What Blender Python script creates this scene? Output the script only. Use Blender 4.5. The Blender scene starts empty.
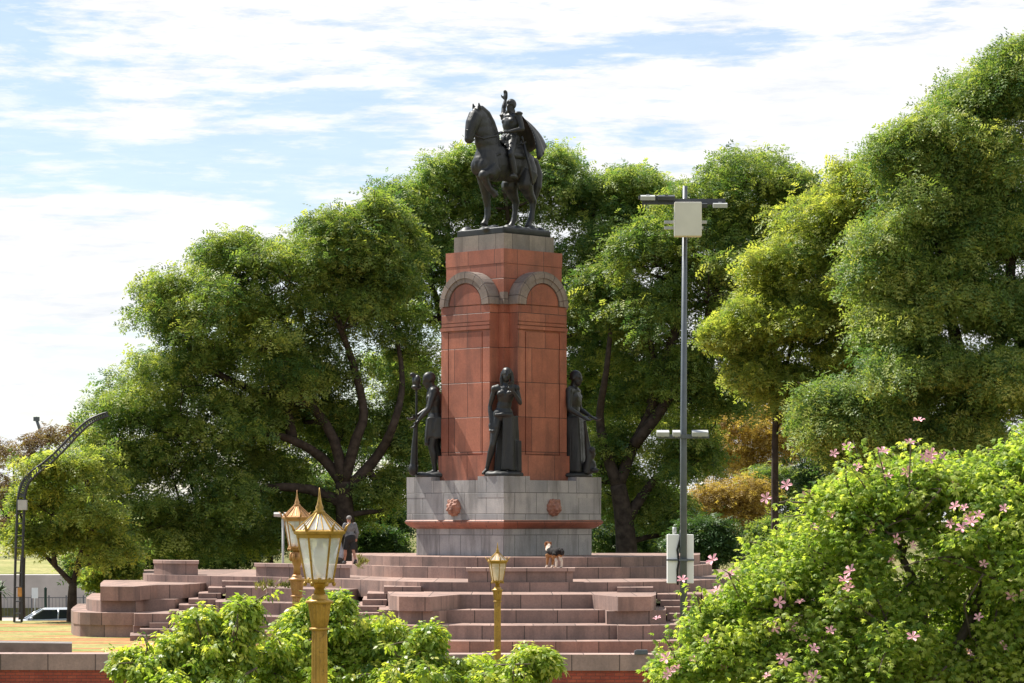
import bpy, bmesh, math, random
import numpy as np
from mathutils import Vector, Matrix, Euler

random.seed(7)
RNG = np.random.default_rng(11)
SC = bpy.context.scene
COL = SC.collection
F = 2880.0          # focal length in pixels
HC = 4.8            # camera height
HOR = 520.0         # horizon row
SCALE = 0.85        # working units -> metres, applied at the end
PI = math.pi

def P(px, Y): return ((px - 512) / F * Y, Y)
def Z(py, Y): return HC - (py - HOR) / F * Y
def W(px, py, Y): return Vector((*P(px, Y), Z(py, Y)))

# ------------------------------------------------------------------ materials
def nt(m):
    m.use_nodes = True
    t = m.node_tree; t.nodes.clear()
    return t
def N(t, typ, **kw):
    n = t.nodes.new(typ)
    for k, v in kw.items():
        if k in n.inputs: n.inputs[k].default_value = v
        else: setattr(n, k, v)
    return n
def ramp(t, fac, stops):
    r = t.nodes.new('ShaderNodeValToRGB')
    e = r.color_ramp.elements
    while len(e) < len(stops): e.new(0.5)
    for i, (p, c) in enumerate(stops):
        e[i].position = p; e[i].color = (*c, 1) if len(c) == 3 else c
    t.links.new(fac, r.inputs[0]); return r.outputs[0]
def mixc(t, fac, a, b, mode='MIX'):
    n = t.nodes.new('ShaderNodeMix'); n.data_type = 'RGBA'; n.blend_type = mode
    for s, v in ((0, fac), (6, a), (7, b)):
        if hasattr(v, 'is_linked'): t.links.new(v, n.inputs[s])
        else: n.inputs[s].default_value = v if not isinstance(v, tuple) else ((*v, 1) if len(v) == 3 else v)
    return n.outputs[2]
def fin(t, col, rough=0.7, metal=0.0, bump=None, spec=0.5, bstr=0.3, bdist=0.02):
    b = N(t, 'ShaderNodeBsdfPrincipled')
    if hasattr(col, 'is_linked'): t.links.new(col, b.inputs['Base Color'])
    else: b.inputs['Base Color'].default_value = (*col, 1)
    if hasattr(rough, 'is_linked'): t.links.new(rough, b.inputs['Roughness'])
    else: b.inputs['Roughness'].default_value = rough
    b.inputs['Metallic'].default_value = metal
    b.inputs['Specular IOR Level'].default_value = spec
    if bump is not None:
        bp = N(t, 'ShaderNodeBump', Strength=bstr, Distance=bdist)
        t.links.new(bump, bp.inputs['Height']); t.links.new(bp.outputs[0], b.inputs['Normal'])
    o = N(t, 'ShaderNodeOutputMaterial'); t.links.new(b.outputs[0], o.inputs[0])
    return b
def noise(t, vec, scale, detail=4, rough=0.55, sc=None):
    n = N(t, 'ShaderNodeTexNoise', Scale=scale, Detail=detail, Roughness=rough)
    if sc is not None:
        m = N(t, 'ShaderNodeMapping'); m.inputs['Scale'].default_value = sc
        t.links.new(vec, m.inputs[0]); vec = m.outputs[0]
    t.links.new(vec, n.inputs['Vector']); return n.outputs[0]
def mat_plain(name, col, rough=0.6, metal=0.0, var=0.25, scale=6.0, spec=0.5):
    m = bpy.data.materials.new(name); t = nt(m)
    tc = N(t, 'ShaderNodeTexCoord')
    f = noise(t, tc.outputs['Object'], scale, 5)
    lo = tuple(c * (1 - var) for c in col); hi = tuple(min(1, c * (1 + var)) for c in col)
    c = ramp(t, f, [(0.3, lo), (0.7, hi)])
    fin(t, c, rough, metal, f, spec, 0.15)
    return m
def mat_stone(name, a, b, mortar, bw, bh, rough=0.6, stain=(0.05, 0.045, 0.04), stain_amt=0.5, mort=0.012, squash=1.0, lichen=None, offset=0.5, gran=18):
    """blocks of stone: joints follow the UV (metres along the face, height)"""
    m = bpy.data.materials.new(name); t = nt(m)
    tc = N(t, 'ShaderNodeTexCoord'); uv = tc.outputs['UV']; ob = tc.outputs['Object']
    br = N(t, 'ShaderNodeTexBrick', **{'Scale': 1.0, 'Mortar Size': mort, 'Brick Width': bw, 'Row Height': bh, 'Mortar Smooth': 0.2, 'Bias': 0.0})
    br.offset = offset; br.squash = squash
    br.inputs['Color1'].default_value = (*a, 1); br.inputs['Color2'].default_value = (*b, 1); br.inputs['Mortar'].default_value = (*mortar, 1)
    t.links.new(uv, br.inputs['Vector'])
    f1 = noise(t, ob, 0.9, 6, 0.6)
    c = mixc(t, 0.75, br.outputs[0], ramp(t, f1, [(0.25, (0.55, 0.56, 0.57)), (0.75, (1.38, 1.3, 1.22))]), 'MULTIPLY')
    f2 = noise(t, ob, gran, 5, 0.7)
    c = mixc(t, 0.6, c, ramp(t, f2, [(0.3, (0.72, 0.72, 0.72)), (0.7, (1.25, 1.25, 1.25))]), 'MULTIPLY')
    f3 = noise(t, ob, 1.0, 5, 0.65, (1.9, 1.9, 0.3))
    s = ramp(t, f3, [(0.47, (0, 0, 0)), (0.66, (1, 1, 1))])
    mm = N(t, 'ShaderNodeMath', operation='MULTIPLY'); mm.inputs[1].default_value = stain_amt
    t.links.new(s, mm.inputs[0])
    c = mixc(t, mm.outputs[0], c, stain)
    if lichen:
        f4 = noise(t, ob, 1.7, 6, 0.7)
        l = ramp(t, f4, [(0.58, (0, 0, 0)), (0.68, (1, 1, 1))])
        m2 = N(t, 'ShaderNodeMath', operation='MULTIPLY'); m2.inputs[1].default_value = 0.45
        t.links.new(l, m2.inputs[0]); c = mixc(t, m2.outputs[0], c, lichen)
    inv = N(t, 'ShaderNodeMath', operation='SUBTRACT'); inv.inputs[0].default_value = 1.0
    t.links.new(br.outputs['Fac'], inv.inputs[1])
    fin(t, c, rough, 0, inv.outputs[0], 0.4, 0.5, 0.03)
    return m
def mat_leaf(name, dark, mid, light, trans=0.45, rough=0.5, spec=0.35):
    m = bpy.data.materials.new(name); t = nt(m)
    at = N(t, 'ShaderNodeAttribute', attribute_name='tint')
    c = ramp(t, at.outputs['Fac'], [(0.0, dark), (0.5, mid), (1.0, light)])
    b = N(t, 'ShaderNodeBsdfPrincipled'); b.inputs['Roughness'].default_value = rough
    b.inputs['Specular IOR Level'].default_value = spec
    t.links.new(c, b.inputs['Base Color'])
    tr = N(t, 'ShaderNodeBsdfTranslucent')
    c2 = mixc(t, 1.0, c, (1.5, 1.5, 0.75), 'MULTIPLY'); t.links.new(c2, tr.inputs[0])
    mx = N(t, 'ShaderNodeMixShader'); mx.inputs[0].default_value = trans
    t.links.new(b.outputs[0], mx.inputs[1]); t.links.new(tr.outputs[0], mx.inputs[2])
    o = N(t, 'ShaderNodeOutputMaterial'); t.links.new(mx.outputs[0], o.inputs[0])
    return m

M = {}
M['granite'] = mat_stone('pink_granite', (0.23, 0.158, 0.135), (0.35, 0.235, 0.197), (0.05, 0.038, 0.033), 1.45, 20.0, 0.65, (0.10, 0.074, 0.066), 0.55, 0.016, lichen=None)
M['coping'] = mat_stone('granite_coping', (0.36, 0.25, 0.215), (0.43, 0.305, 0.265), (0.12, 0.085, 0.075), 1.5, 20.0, 0.65, (0.2, 0.15, 0.13), 0.4, 0.02)
M['red'] = mat_stone('red_granite', (0.26, 0.085, 0.053), (0.39, 0.15, 0.095), (0.05, 0.024, 0.02), 1.55, 1.42, 0.5, (0.10, 0.045, 0.035), 0.5, 0.014, lichen=None)
M['grey'] = mat_stone('grey_granite', (0.30, 0.305, 0.315), (0.41, 0.405, 0.40), (0.11, 0.11, 0.11), 1.25, 0.86, 0.6, (0.13, 0.125, 0.12), 0.75, 0.014, gran=30)
M['arch'] = mat_stone('arch_stone', (0.21, 0.175, 0.155), (0.28, 0.23, 0.20), (0.08, 0.06, 0.055), 0.62, 0.5, 0.65, (0.1, 0.085, 0.075), 0.6, 0.02)
M['cap'] = mat_stone('cap_stone', (0.19, 0.175, 0.16), (0.27, 0.24, 0.205), (0.1, 0.09, 0.08), 0.98, 3.0, 0.65, (0.13, 0.11, 0.09), 0.7, 0.018)
M['brick'] = mat_stone('red_brick', (0.38, 0.075, 0.045), (0.47, 0.11, 0.06), (0.20, 0.08, 0.06), 0.30, 0.1, 0.8, (0.2, 0.06, 0.045), 0.35, 0.012)
M['lion'] = mat_plain('carved_red_stone', (0.30, 0.14, 0.095), 0.7)
M['bark'] = mat_plain('bark', (0.055, 0.042, 0.033), 0.9, 0, 0.5, 4.0, 0.2)
M['bark2'] = mat_plain('pale_bark', (0.14, 0.11, 0.085), 0.9, 0, 0.4, 8.0, 0.2)
M['dark_metal'] = mat_plain('dark_metal', (0.055, 0.06, 0.07), 0.5, 0.3, 0.15)
M['pole_grey'] = mat_plain('pole_grey', (0.105, 0.12, 0.135), 0.45, 0.2, 0.12)
M['lt_grey'] = mat_plain('light_grey_housing', (0.42, 0.43, 0.42), 0.5, 0, 0.1)
M['cream'] = mat_plain('cream_cabinet', (0.66, 0.63, 0.54), 0.5, 0, 0.06, 2.0)
M['white_board'] = mat_plain('white_board', (0.93, 0.92, 0.9), 0.5, 0, 0.04, 2.0)
M['black'] = mat_plain('black_plastic', (0.02, 0.02, 0.022), 0.5, 0, 0.2)
M['concrete'] = mat_plain('concrete', (0.47, 0.45, 0.43), 0.85, 0, 0.15, 0.8)
M['asphalt'] = mat_plain('asphalt', (0.16, 0.155, 0.15), 0.9, 0, 0.2, 2.0)
M['pavement'] = mat_plain('pavement', (0.42, 0.35, 0.32), 0.85, 0, 0.15, 1.0)
M['green_paint'] = mat_plain('green_paint', (0.03, 0.07, 0.05), 0.5)
M['car'] = mat_plain('silver_paint', (0.62, 0.65, 0.68), 0.25, 0.3, 0.03)
M['tyre'] = mat_plain('tyre_rubber', (0.025, 0.025, 0.025), 0.8)
M['glassdark'] = mat_plain('tinted_glass', (0.03, 0.035, 0.045), 0.08, 0, 0.1, 1.0, 0.8)

# bronze with weathering
def mat_bronze():
    m = bpy.data.materials.new('weathered_bronze'); t = nt(m)
    tc = N(t, 'ShaderNodeTexCoord'); f = noise(t, tc.outputs['Object'], 2.2, 6, 0.65)
    f2 = noise(t, tc.outputs['Object'], 1.4, 5, 0.6, (3, 3, 0.4))
    c = ramp(t, f, [(0.3, (0.016, 0.017, 0.018)), (0.62, (0.034, 0.036, 0.036)), (0.8, (0.06, 0.066, 0.062))])
    c = mixc(t, ramp(t, f2, [(0.55, (0, 0, 0)), (0.8, (0.45, 0.45, 0.45))]), c, (0.095, 0.105, 0.098))
    r = ramp(t, f, [(0.3, (0.38,) * 3), (0.7, (0.6,) * 3)])
    fin(t, c, r, 0.35, f, 0.5, 0.25, 0.03)
    return m
M['bronze'] = mat_bronze()
def mat_gold(name, a, b, rough):
    m = bpy.data.materials.new(name); t = nt(m)
    tc = N(t, 'ShaderNodeTexCoord'); f = noise(t, tc.outputs['Object'], 7, 6, 0.65)
    f2 = noise(t, tc.outputs['Object'], 4, 5, 0.6, (3, 3, 0.3))
    c = ramp(t, f, [(0.3, a), (0.65, b)])
    c = mixc(t, ramp(t, f2, [(0.55, (0, 0, 0)), (0.75, (0.6,) * 3)]), c, tuple(x * 0.45 for x in a))
    c = mixc(t, ramp(t, noise(t, tc.outputs['Object'], 16, 6, .7), [(0.56, (0, 0, 0)), (0.68, (0.7,) * 3)]), c, (0.09, 0.055, 0.02))
    fin(t, c, rough, 0.35, f, 0.5, 0.35, 0.01)
    return m
M['gold'] = mat_gold('gold_paint', (0.30, 0.17, 0.025), (0.47, 0.28, 0.05), 0.42)
M['copper'] = mat_gold('copper_gold_paint', (0.36, 0.17, 0.06), (0.50, 0.27, 0.10), 0.45)
def mat_pane(name, tint, alpha):
    m = bpy.data.materials.new(name); t = nt(m)
    b = N(t, 'ShaderNodeBsdfPrincipled'); b.inputs['Base Color'].default_value = (*tint, 1); b.inputs['Roughness'].default_value = 0.12
    tr = N(t, 'ShaderNodeBsdfTransparent')
    tl = N(t, 'ShaderNodeBsdfTranslucent'); tl.inputs[0].default_value = (*tint, 1)
    m1 = N(t, 'ShaderNodeMixShader'); m1.inputs[0].default_value = 0.35
    t.links.new(b.outputs[0], m1.inputs[1]); t.links.new(tl.outputs[0], m1.inputs[2])
    tc = N(t, 'ShaderNodeTexCoord'); f = noise(t, tc.outputs['Object'], 4, 4, 0.6)
    r = ramp(t, f, [(0.3, (alpha * 0.7,) * 3), (0.7, (min(1, alpha * 1.2),) * 3)])
    mx = N(t, 'ShaderNodeMixShader'); t.links.new(r, mx.inputs[0])
    t.links.new(tr.outputs[0], mx.inputs[1]); t.links.new(m1.outputs[0], mx.inputs[2])
    o = N(t, 'ShaderNodeOutputMaterial'); t.links.new(mx.outputs[0], o.inputs[0])
    return m
M['pane'] = mat_pane('lantern_pane', (0.84, 0.86, 0.85), 0.5)
M['pane2'] = mat_pane('gold_reflection_pane', (0.85, 0.72, 0.5), 0.6)  # golden reflection on the far lantern's glass, put into the pane colour
M['bulb'] = mat_plain('white_bulb', (0.8, 0.8, 0.78), 0.3, 0, 0.02)

# leaves
M['leaf_tipa'] = mat_leaf('tipa_leaf', (0.06, 0.13, 0.04), (0.175, 0.25, 0.06), (0.40, 0.43, 0.11), 0.46)
M['leaf_tipa_dark'] = mat_leaf('deep_green_leaf', (0.055, 0.13, 0.05), (0.155, 0.245, 0.07), (0.37, 0.42, 0.12), 0.44)
M['leaf_yellow'] = mat_leaf('yellow_green_leaf', (0.10, 0.17, 0.045), (0.27, 0.33, 0.075), (0.52, 0.52, 0.12), 0.5)
M['leaf_blue'] = mat_leaf('feathery_leaf', (0.065, 0.145, 0.045), (0.19, 0.275, 0.07), (0.42, 0.45, 0.13), 0.44)
M['leaf_floss'] = mat_leaf('floss_tree_leaf', (0.10, 0.19, 0.04), (0.26, 0.37, 0.075), (0.48, 0.53, 0.13), 0.58)
M['leaf_bush'] = mat_leaf('bright_bush_leaf', (0.08, 0.16, 0.025), (0.29, 0.40, 0.06), (0.60, 0.60, 0.13), 0.52, 0.42, 0.4)
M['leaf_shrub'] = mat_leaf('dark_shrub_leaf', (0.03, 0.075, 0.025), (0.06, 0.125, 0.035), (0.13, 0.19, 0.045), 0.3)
M['leaf_autumn'] = mat_leaf('autumn_leaf', (0.20, 0.14, 0.05), (0.38, 0.27, 0.08), (0.52, 0.40, 0.11), 0.45)
M['leaf_brown'] = mat_leaf('brown_leaf', (0.10, 0.06, 0.035), (0.17, 0.10, 0.05), (0.24, 0.20, 0.05), 0.35)
M['petal'] = mat_plain('pink_petal', (0.84, 0.47, 0.51), 0.6, 0, 0.12, 9.0, 0.2)
M['weed'] = mat_leaf('weed_leaf', (0.10, 0.12, 0.03), (0.17, 0.18, 0.05), (0.26, 0.24, 0.08), 0.3)

# ------------------------------------------------------------------ mesh helpers
class MB:
    def __init__(s): s.v = []; s.f = []; s.uv = []; s.sm = []
    def add(s, vs, fs, uvs=None, smooth=False):
        o = len(s.v); s.v += [tuple(x) for x in vs]
        for i, f in enumerate(fs):
            s.f.append([k + o for k in f]); s.sm.append(smooth)
            s.uv.append(uvs[i] if uvs else [(0, 0)] * len(f))
    def prism(s, poly, z0, z1, loop=True):
        """poly counter-clockwise (x,y); z0,z1 numbers"""
        n = len(poly)
        a = sum(poly[i][0] * poly[(i + 1) % n][1] - poly[(i + 1) % n][0] * poly[i][1] for i in range(n))
        if a < 0: poly = poly[::-1]
        vs = [(x, y, z0) for x, y in poly] + [(x, y, z1) for x, y in poly]
        fs = []; uv = []; u = 0
        for i in range(n):
            j = (i + 1) % n
            d = math.hypot(poly[j][0] - poly[i][0], poly[j][1] - poly[i][1])
            fs.append([i, j, n + j, n + i]); uv.append([(u, z0), (u + d, z0), (u + d, z1), (u, z1)]); u += d
        fs.append(list(range(n, 2 * n))); uv.append([(x, y) for x, y in poly])
        fs.append(list(range(n - 1, -1, -1))); uv.append([(x, y) for x, y in poly[::-1]])
        s.add(vs, fs, uv)
    def frustum(s, poly0, z0, poly1, z1, caps=True):
        n = len(poly0)
        vs = [(x, y, z0) for x, y in poly0] + [(x, y, z1) for x, y in poly1]
        fs = []; uv = []; u = 0
        for i in range(n):
            j = (i + 1) % n
            d = math.hypot(poly0[j][0] - poly0[i][0], poly0[j][1] - poly0[i][1])
            fs.append([i, j, n + j, n + i]); uv.append([(u, z0), (u + d, z0), (u + d, z1), (u, z1)]); u += d
        if caps:
            fs.append(list(range(n, 2 * n))); uv.append(list(poly1))
            fs.append(list(range(n - 1, -1, -1))); uv.append(list(poly0[::-1]))
        s.add(vs, fs, uv)
    def box(s, c, d, rot=None):
        x, y, z = d[0] / 2, d[1] / 2, d[2] / 2
        vs = [Vector((sx * x, sy * y, sz * z)) for sz in (-1, 1) for sx, sy in ((-1, -1), (1, -1), (1, 1), (-1, 1))]
        if rot is not None: vs = [rot @ v for v in vs]
        vs = [v + Vector(c) for v in vs]
        fs = [[0, 1, 5, 4], [1, 2, 6, 5], [2, 3, 7, 6], [3, 0, 4, 7], [4, 5, 6, 7], [3, 2, 1, 0]]
        X, Y_, Z_ = d; o = c[2]
        uv = [[(0, o - z), (X, o - z), (X, o + z), (0, o + z)], [(0, o - z), (Y_, o - z), (Y_, o + z), (0, o + z)]] * 2 + [[(0, 0), (X, 0), (X, Y_), (0, Y_)]] * 2
        s.add(vs, fs, uv)
    def tube(s, pts, rad, n=8, cap=True, smooth=True, flute=0):
        pts = [Vector(p) for p in pts]
        if not hasattr(rad, '__len__'): rad = [rad] * len(pts)
        m = len(pts); vs = []
        t0 = (pts[1] - pts[0]).normalized()
        ref = Vector((0, 0, 1)) if abs(t0.z) < 0.9 else Vector((1, 0, 0))
        nx = t0.cross(ref).normalized()
        for i in range(m):
            if i == 0: t = pts[1] - pts[0]
            elif i == m - 1: t = pts[-1] - pts[-2]
            else: t = (pts[i + 1] - pts[i]).normalized() + (pts[i] - pts[i - 1]).normalized()
            if t.length < 1e-9: t = t0
            t = t.normalized()
            nx = (nx - t * nx.dot(t)); nx = nx.normalized() if nx.length > 1e-6 else t.orthogonal().normalized()
            ny = t.cross(nx)
            for k in range(n):
                a = 2 * PI * k / n; r = rad[i] * (1 - (flute if k % 2 else 0))
                vs.append(pts[i] + nx * (math.cos(a) * r) + ny * (math.sin(a) * r))
        fs = []
        for i in range(m - 1):
            for k in range(n):
                k2 = (k + 1) % n
                fs.append([i * n + k, i * n + k2, (i + 1) * n + k2, (i + 1) * n + k])
        if cap: fs.append(list(range(n - 1, -1, -1))); fs.append([(m - 1) * n + k for k in range(n)])
        s.add(vs, fs, None, smooth)
    def lathe(s, prof, n=16, c=(0, 0, 0), smooth=True, flute=0, a0=0.0):
        vs = []; m = len(prof)
        for r, z in prof:
            for k in range(n):
                a = a0 + 2 * PI * k / n; rr = r * (1 - (flute if k % 2 else 0))
                vs.append((c[0] + rr * math.cos(a), c[1] + rr * math.sin(a), c[2] + z))
        fs = []
        for i in range(m - 1):
            for k in range(n):
                k2 = (k + 1) % n; fs.append([i * n + k, i * n + k2, (i + 1) * n + k2, (i + 1) * n + k])
        fs.append(list(range(n - 1, -1, -1))); fs.append([(m - 1) * n + k for k in range(n)])
        s.add(vs, fs, None, smooth)
    def ell(s, c, r, rot=None, nu=14, nv=9):
        vs = []; fs = []
        for j in range(nv + 1):
            th = PI * j / nv
            for i in range(nu):
                ph = 2 * PI * i / nu
                v = Vector((r[0] * math.sin(th) * math.cos(ph), r[1] * math.sin(th) * math.sin(ph), r[2] * math.cos(th)))
                if rot is not None: v = rot @ v
                vs.append(v + Vector(c))
        for j in range(nv):
            for i in range(nu):
                i2 = (i + 1) % nu
                fs.append([j * nu + i, (j + 1) * nu + i, (j + 1) * nu + i2, j * nu + i2])
        s.add(vs, fs, None, True)
    def mesh(s, name):
        me = bpy.data.meshes.new(name); me.from_pydata(s.v, [], s.f)
        l = me.uv_layers.new(name='UVMap'); flat = [c for f in s.uv for p in f for c in p]
        l.data.foreach_set('uv', flat)
        me.polygons.foreach_set('use_smooth', s.sm); me.update(); return me
    def build(s, name, m, parent=None):
        me = s.mesh(name); me.materials.append(m)
        return link(name, me, parent)
def link(name, me, parent=None):
    o = bpy.data.objects.new(name, me); COL.objects.link(o)
    if parent is not None: o.parent = parent
    return o
def tag(o, label=None, cat=None, group=None, kind=None):
    if label: o['label'] = label
    if cat: o['category'] = cat
    if group: o['group'] = group
    if kind: o['kind'] = kind
    return o
def thing(name, label, cat, loc=(0, 0, 0), rz=0, group=None):
    o = bpy.data.objects.new(name, None); COL.objects.link(o)
    o.location = loc; o.rotation_euler = (0, 0, rz); o.empty_display_size = 0.3
    return tag(o, label, cat, group)
def remesh(mb, name, m, parent, voxel=0.035, smooth=5, fac=0.5):
    """fuse overlapping closed shapes into one continuous skin"""
    me = bpy.data.meshes.new('tmp'); me.from_pydata(mb.v, [], mb.f); me.update()
    bm = bmesh.new(); bm.from_mesh(me)
    bmesh.ops.remove_doubles(bm, verts=bm.verts, dist=1e-5); bmesh.ops.recalc_face_normals(bm, faces=bm.faces)
    bm.to_mesh(me); bm.free()
    o = bpy.data.objects.new('tmp', me); COL.objects.link(o)
    r = o.modifiers.new('r', 'REMESH'); r.mode = 'VOXEL'; r.voxel_size = voxel; r.use_smooth_shade = True
    if smooth:
        s = o.modifiers.new('s', 'SMOOTH'); s.iterations = smooth; s.factor = fac
    dg = bpy.context.evaluated_depsgraph_get(); dg.update()
    out = bpy.data.meshes.new_from_object(o.evaluated_get(dg)); out.name = name
    bpy.data.objects.remove(o); bpy.data.meshes.remove(me)
    out.materials.clear(); out.materials.append(m)
    out.polygons.foreach_set('use_smooth', [True] * len(out.polygons)); out.update()
    return link(name, out, parent)

# ------------------------------------------------------------------ foliage
def leaf_quads(Ls):
    """list of (base xyz, direction xyz, length, width) -> diamond quads (local frame of a sprig)"""
    V = []
    for b, d, L, w in Ls:
        b = np.array(b, float); d = np.array(d, float); d /= np.linalg.norm(d)
        side = np.cross(d, (0, 0, 1.0)); side /= (np.linalg.norm(side) + 1e-9)
        V += [b, b + d * L * 0.45 + side * w / 2 + np.array((0, 0, 0.06 * L)), b + d * L, b + d * L * 0.45 - side * w / 2 + np.array((0, 0, 0.06 * L))]
    return np.array(V)
def tpl_pinnate(n=3, L=0.75, l=0.30, w=0.115):
    Ls = []
    for i in range(n):
        x = L * (0.25 + 0.65 * i / max(1, n - 1)); z = -0.25 * L * (x / L) ** 2
        for s in (-1, 1): Ls.append(((x, 0, z), (0.55, s * 0.85, -0.12), l, w))
    Ls.append(((L * 0.9, 0, -0.22 * L), (1, 0, -0.35), l, w))
    return leaf_quads(Ls)
def tpl_palmate(l=0.15, w=0.05, k=5):
    Ls = []
    for i in range(k):
        a = (i - (k - 1) / 2) * 0.62
        Ls.append(((0.09, 0, 0.0), (math.cos(a), math.sin(a), -0.35 - 0.1 * abs(i - 2)), l * (1 - 0.1 * abs(i - 2)), w))
    return leaf_quads(Ls)
def tpl_ovate(l=0.15, w=0.10):
    Ls = [((0.03, 0, 0), (1, 0.5, -0.5), l, w), ((0.05, 0, 0.02), (0.9, -0.6, -0.5), l * 0.9, w * 0.9), ((0.10, 0, 0), (1, 0, -0.75), l, w)]
    return leaf_quads(Ls)
def sample_clumps(lobes, density, rng, up=-0.45, core=0.62, shell=0.62):
    out = []
    L = np.array(lobes)
    for i, (x, y, z, a, b, c) in enumerate(L):
        n = max(4, int(density * 4 * PI * ((a * b) ** 0.5) * c))
        d = rng.normal(size=(n * 2, 3)); d /= np.linalg.norm(d, axis=1)[:, None]
        d = d[(d[:, 2] > up) | (rng.random(n * 2) < 0.35)][:n]
        r = shell + (1 - shell) * rng.random(len(d)) ** 0.6
        r *= 1 + rng.normal(size=len(d)) * 0.07
        p = np.array((x, y, z)) + d * r[:, None] * np.array((a, b, c))
        keep = np.ones(len(p), bool)
        for j, q in enumerate(L):
            if j == i: continue
            e = np.linalg.norm((p - q[:3]) / q[3:], axis=1)
            keep &= ~(e < core)
        p = p[keep]
        out.append(np.hstack([p, np.full((len(p), 1), i)]))
    return np.vstack(out)
def build_leaves(clumps, cr, flat, per, tpl, rng, name, m, parent, droop=0.35, tint_c=0.3, tint_s=0.2, tint0=0.45, smin=0.75, smax=1.25):
    n = len(clumps); C = np.repeat(clumps[:, :3], per, axis=0); K = len(C)
    d = rng.normal(size=(K, 3)); d /= np.linalg.norm(d, axis=1)[:, None]
    csc = rng.uniform(0.5, 1.4, n) * (clumps[:, 4] if clumps.shape[1] > 4 else 1.0); csz = np.repeat(csc, per)
    keep = rng.random(K) < np.clip(csz ** 1.6, .12, 1.3) / 1.3
    C, d, csz = C[keep], d[keep], csz[keep]; cid = np.repeat(np.arange(n), per)[keep]; K = len(C)
    rr = rng.random(K) ** 0.5
    off = d * (rr * cr * csz)[:, None] * np.array((1, 1, flat))
    off[:, 2] -= 0.35 * flat * cr * (off[:, 0] ** 2 + off[:, 1] ** 2) / cr ** 2
    pos = C + off
    az = np.arctan2(off[:, 1], off[:, 0]) + rng.normal(size=K) * 0.8
    pit = -droop + rng.normal(size=K) * 0.45 + 0.4 * np.clip(d[:, 2], 0, 1)
    rol = rng.normal(size=K) * 0.6
    s = rng.uniform(smin, smax, K)
    ca, sa, cp, sp, cr_, sr = np.cos(az), np.sin(az), np.cos(pit), np.sin(pit), np.cos(rol), np.sin(rol)
    X = np.stack([cp * ca, cp * sa, sp], 1); Y0 = np.stack([-sa, ca, np.zeros(K)], 1); Z0 = np.cross(X, Y0)
    Yv = Y0 * cr_[:, None] + Z0 * sr[:, None]; Zv = np.cross(X, Yv)
    T = tpl
    V = pos[:, None, :] + s[:, None, None] * (T[None, :, 0, None] * X[:, None, :] + T[None, :, 1, None] * Yv[:, None, :] + T[None, :, 2, None] * Zv[:, None, :])
    V = V.reshape(-1, 3).astype(np.float32)
    nf = len(V) // 4; q = len(T) // 4
    ct = (rng.normal(size=n) * tint_c)[cid]
    tint = np.clip(tint0 + ct + rng.normal(size=K) * tint_s, 0, 1)
    tint = np.repeat(tint, q).astype(np.float32)
    me = bpy.data.meshes.new(name)
    me.vertices.add(len(V)); me.vertices.foreach_set('co', V.ravel())
    me.loops.add(nf * 4); me.loops.foreach_set('vertex_index', np.arange(nf * 4, dtype=np.int32))
    me.polygons.add(nf); me.polygons.foreach_set('loop_start', np.arange(0, nf * 4, 4, dtype=np.int32))
    me.update(calc_edges=True)
    a = me.attributes.new('tint', 'FLOAT', 'FACE'); a.data.foreach_set('value', tint)
    me.materials.append(m)
    return link(name, me, parent)
def wiggle(p, q, rng, k=4, amp=0.12, sag=0.0):
    p = np.array(p, float); q = np.array(q, float); L = np.linalg.norm(q - p); out = [p]
    o = rng.normal(size=3) * amp * L
    for i in range(1, k):
        t = i / k
        out.append(p + (q - p) * t + o * math.sin(PI * t) + np.array((0, 0, sag * L * math.sin(PI * t))) + rng.normal(size=3) * 0.02 * L)
    out.append(q); return out
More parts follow.
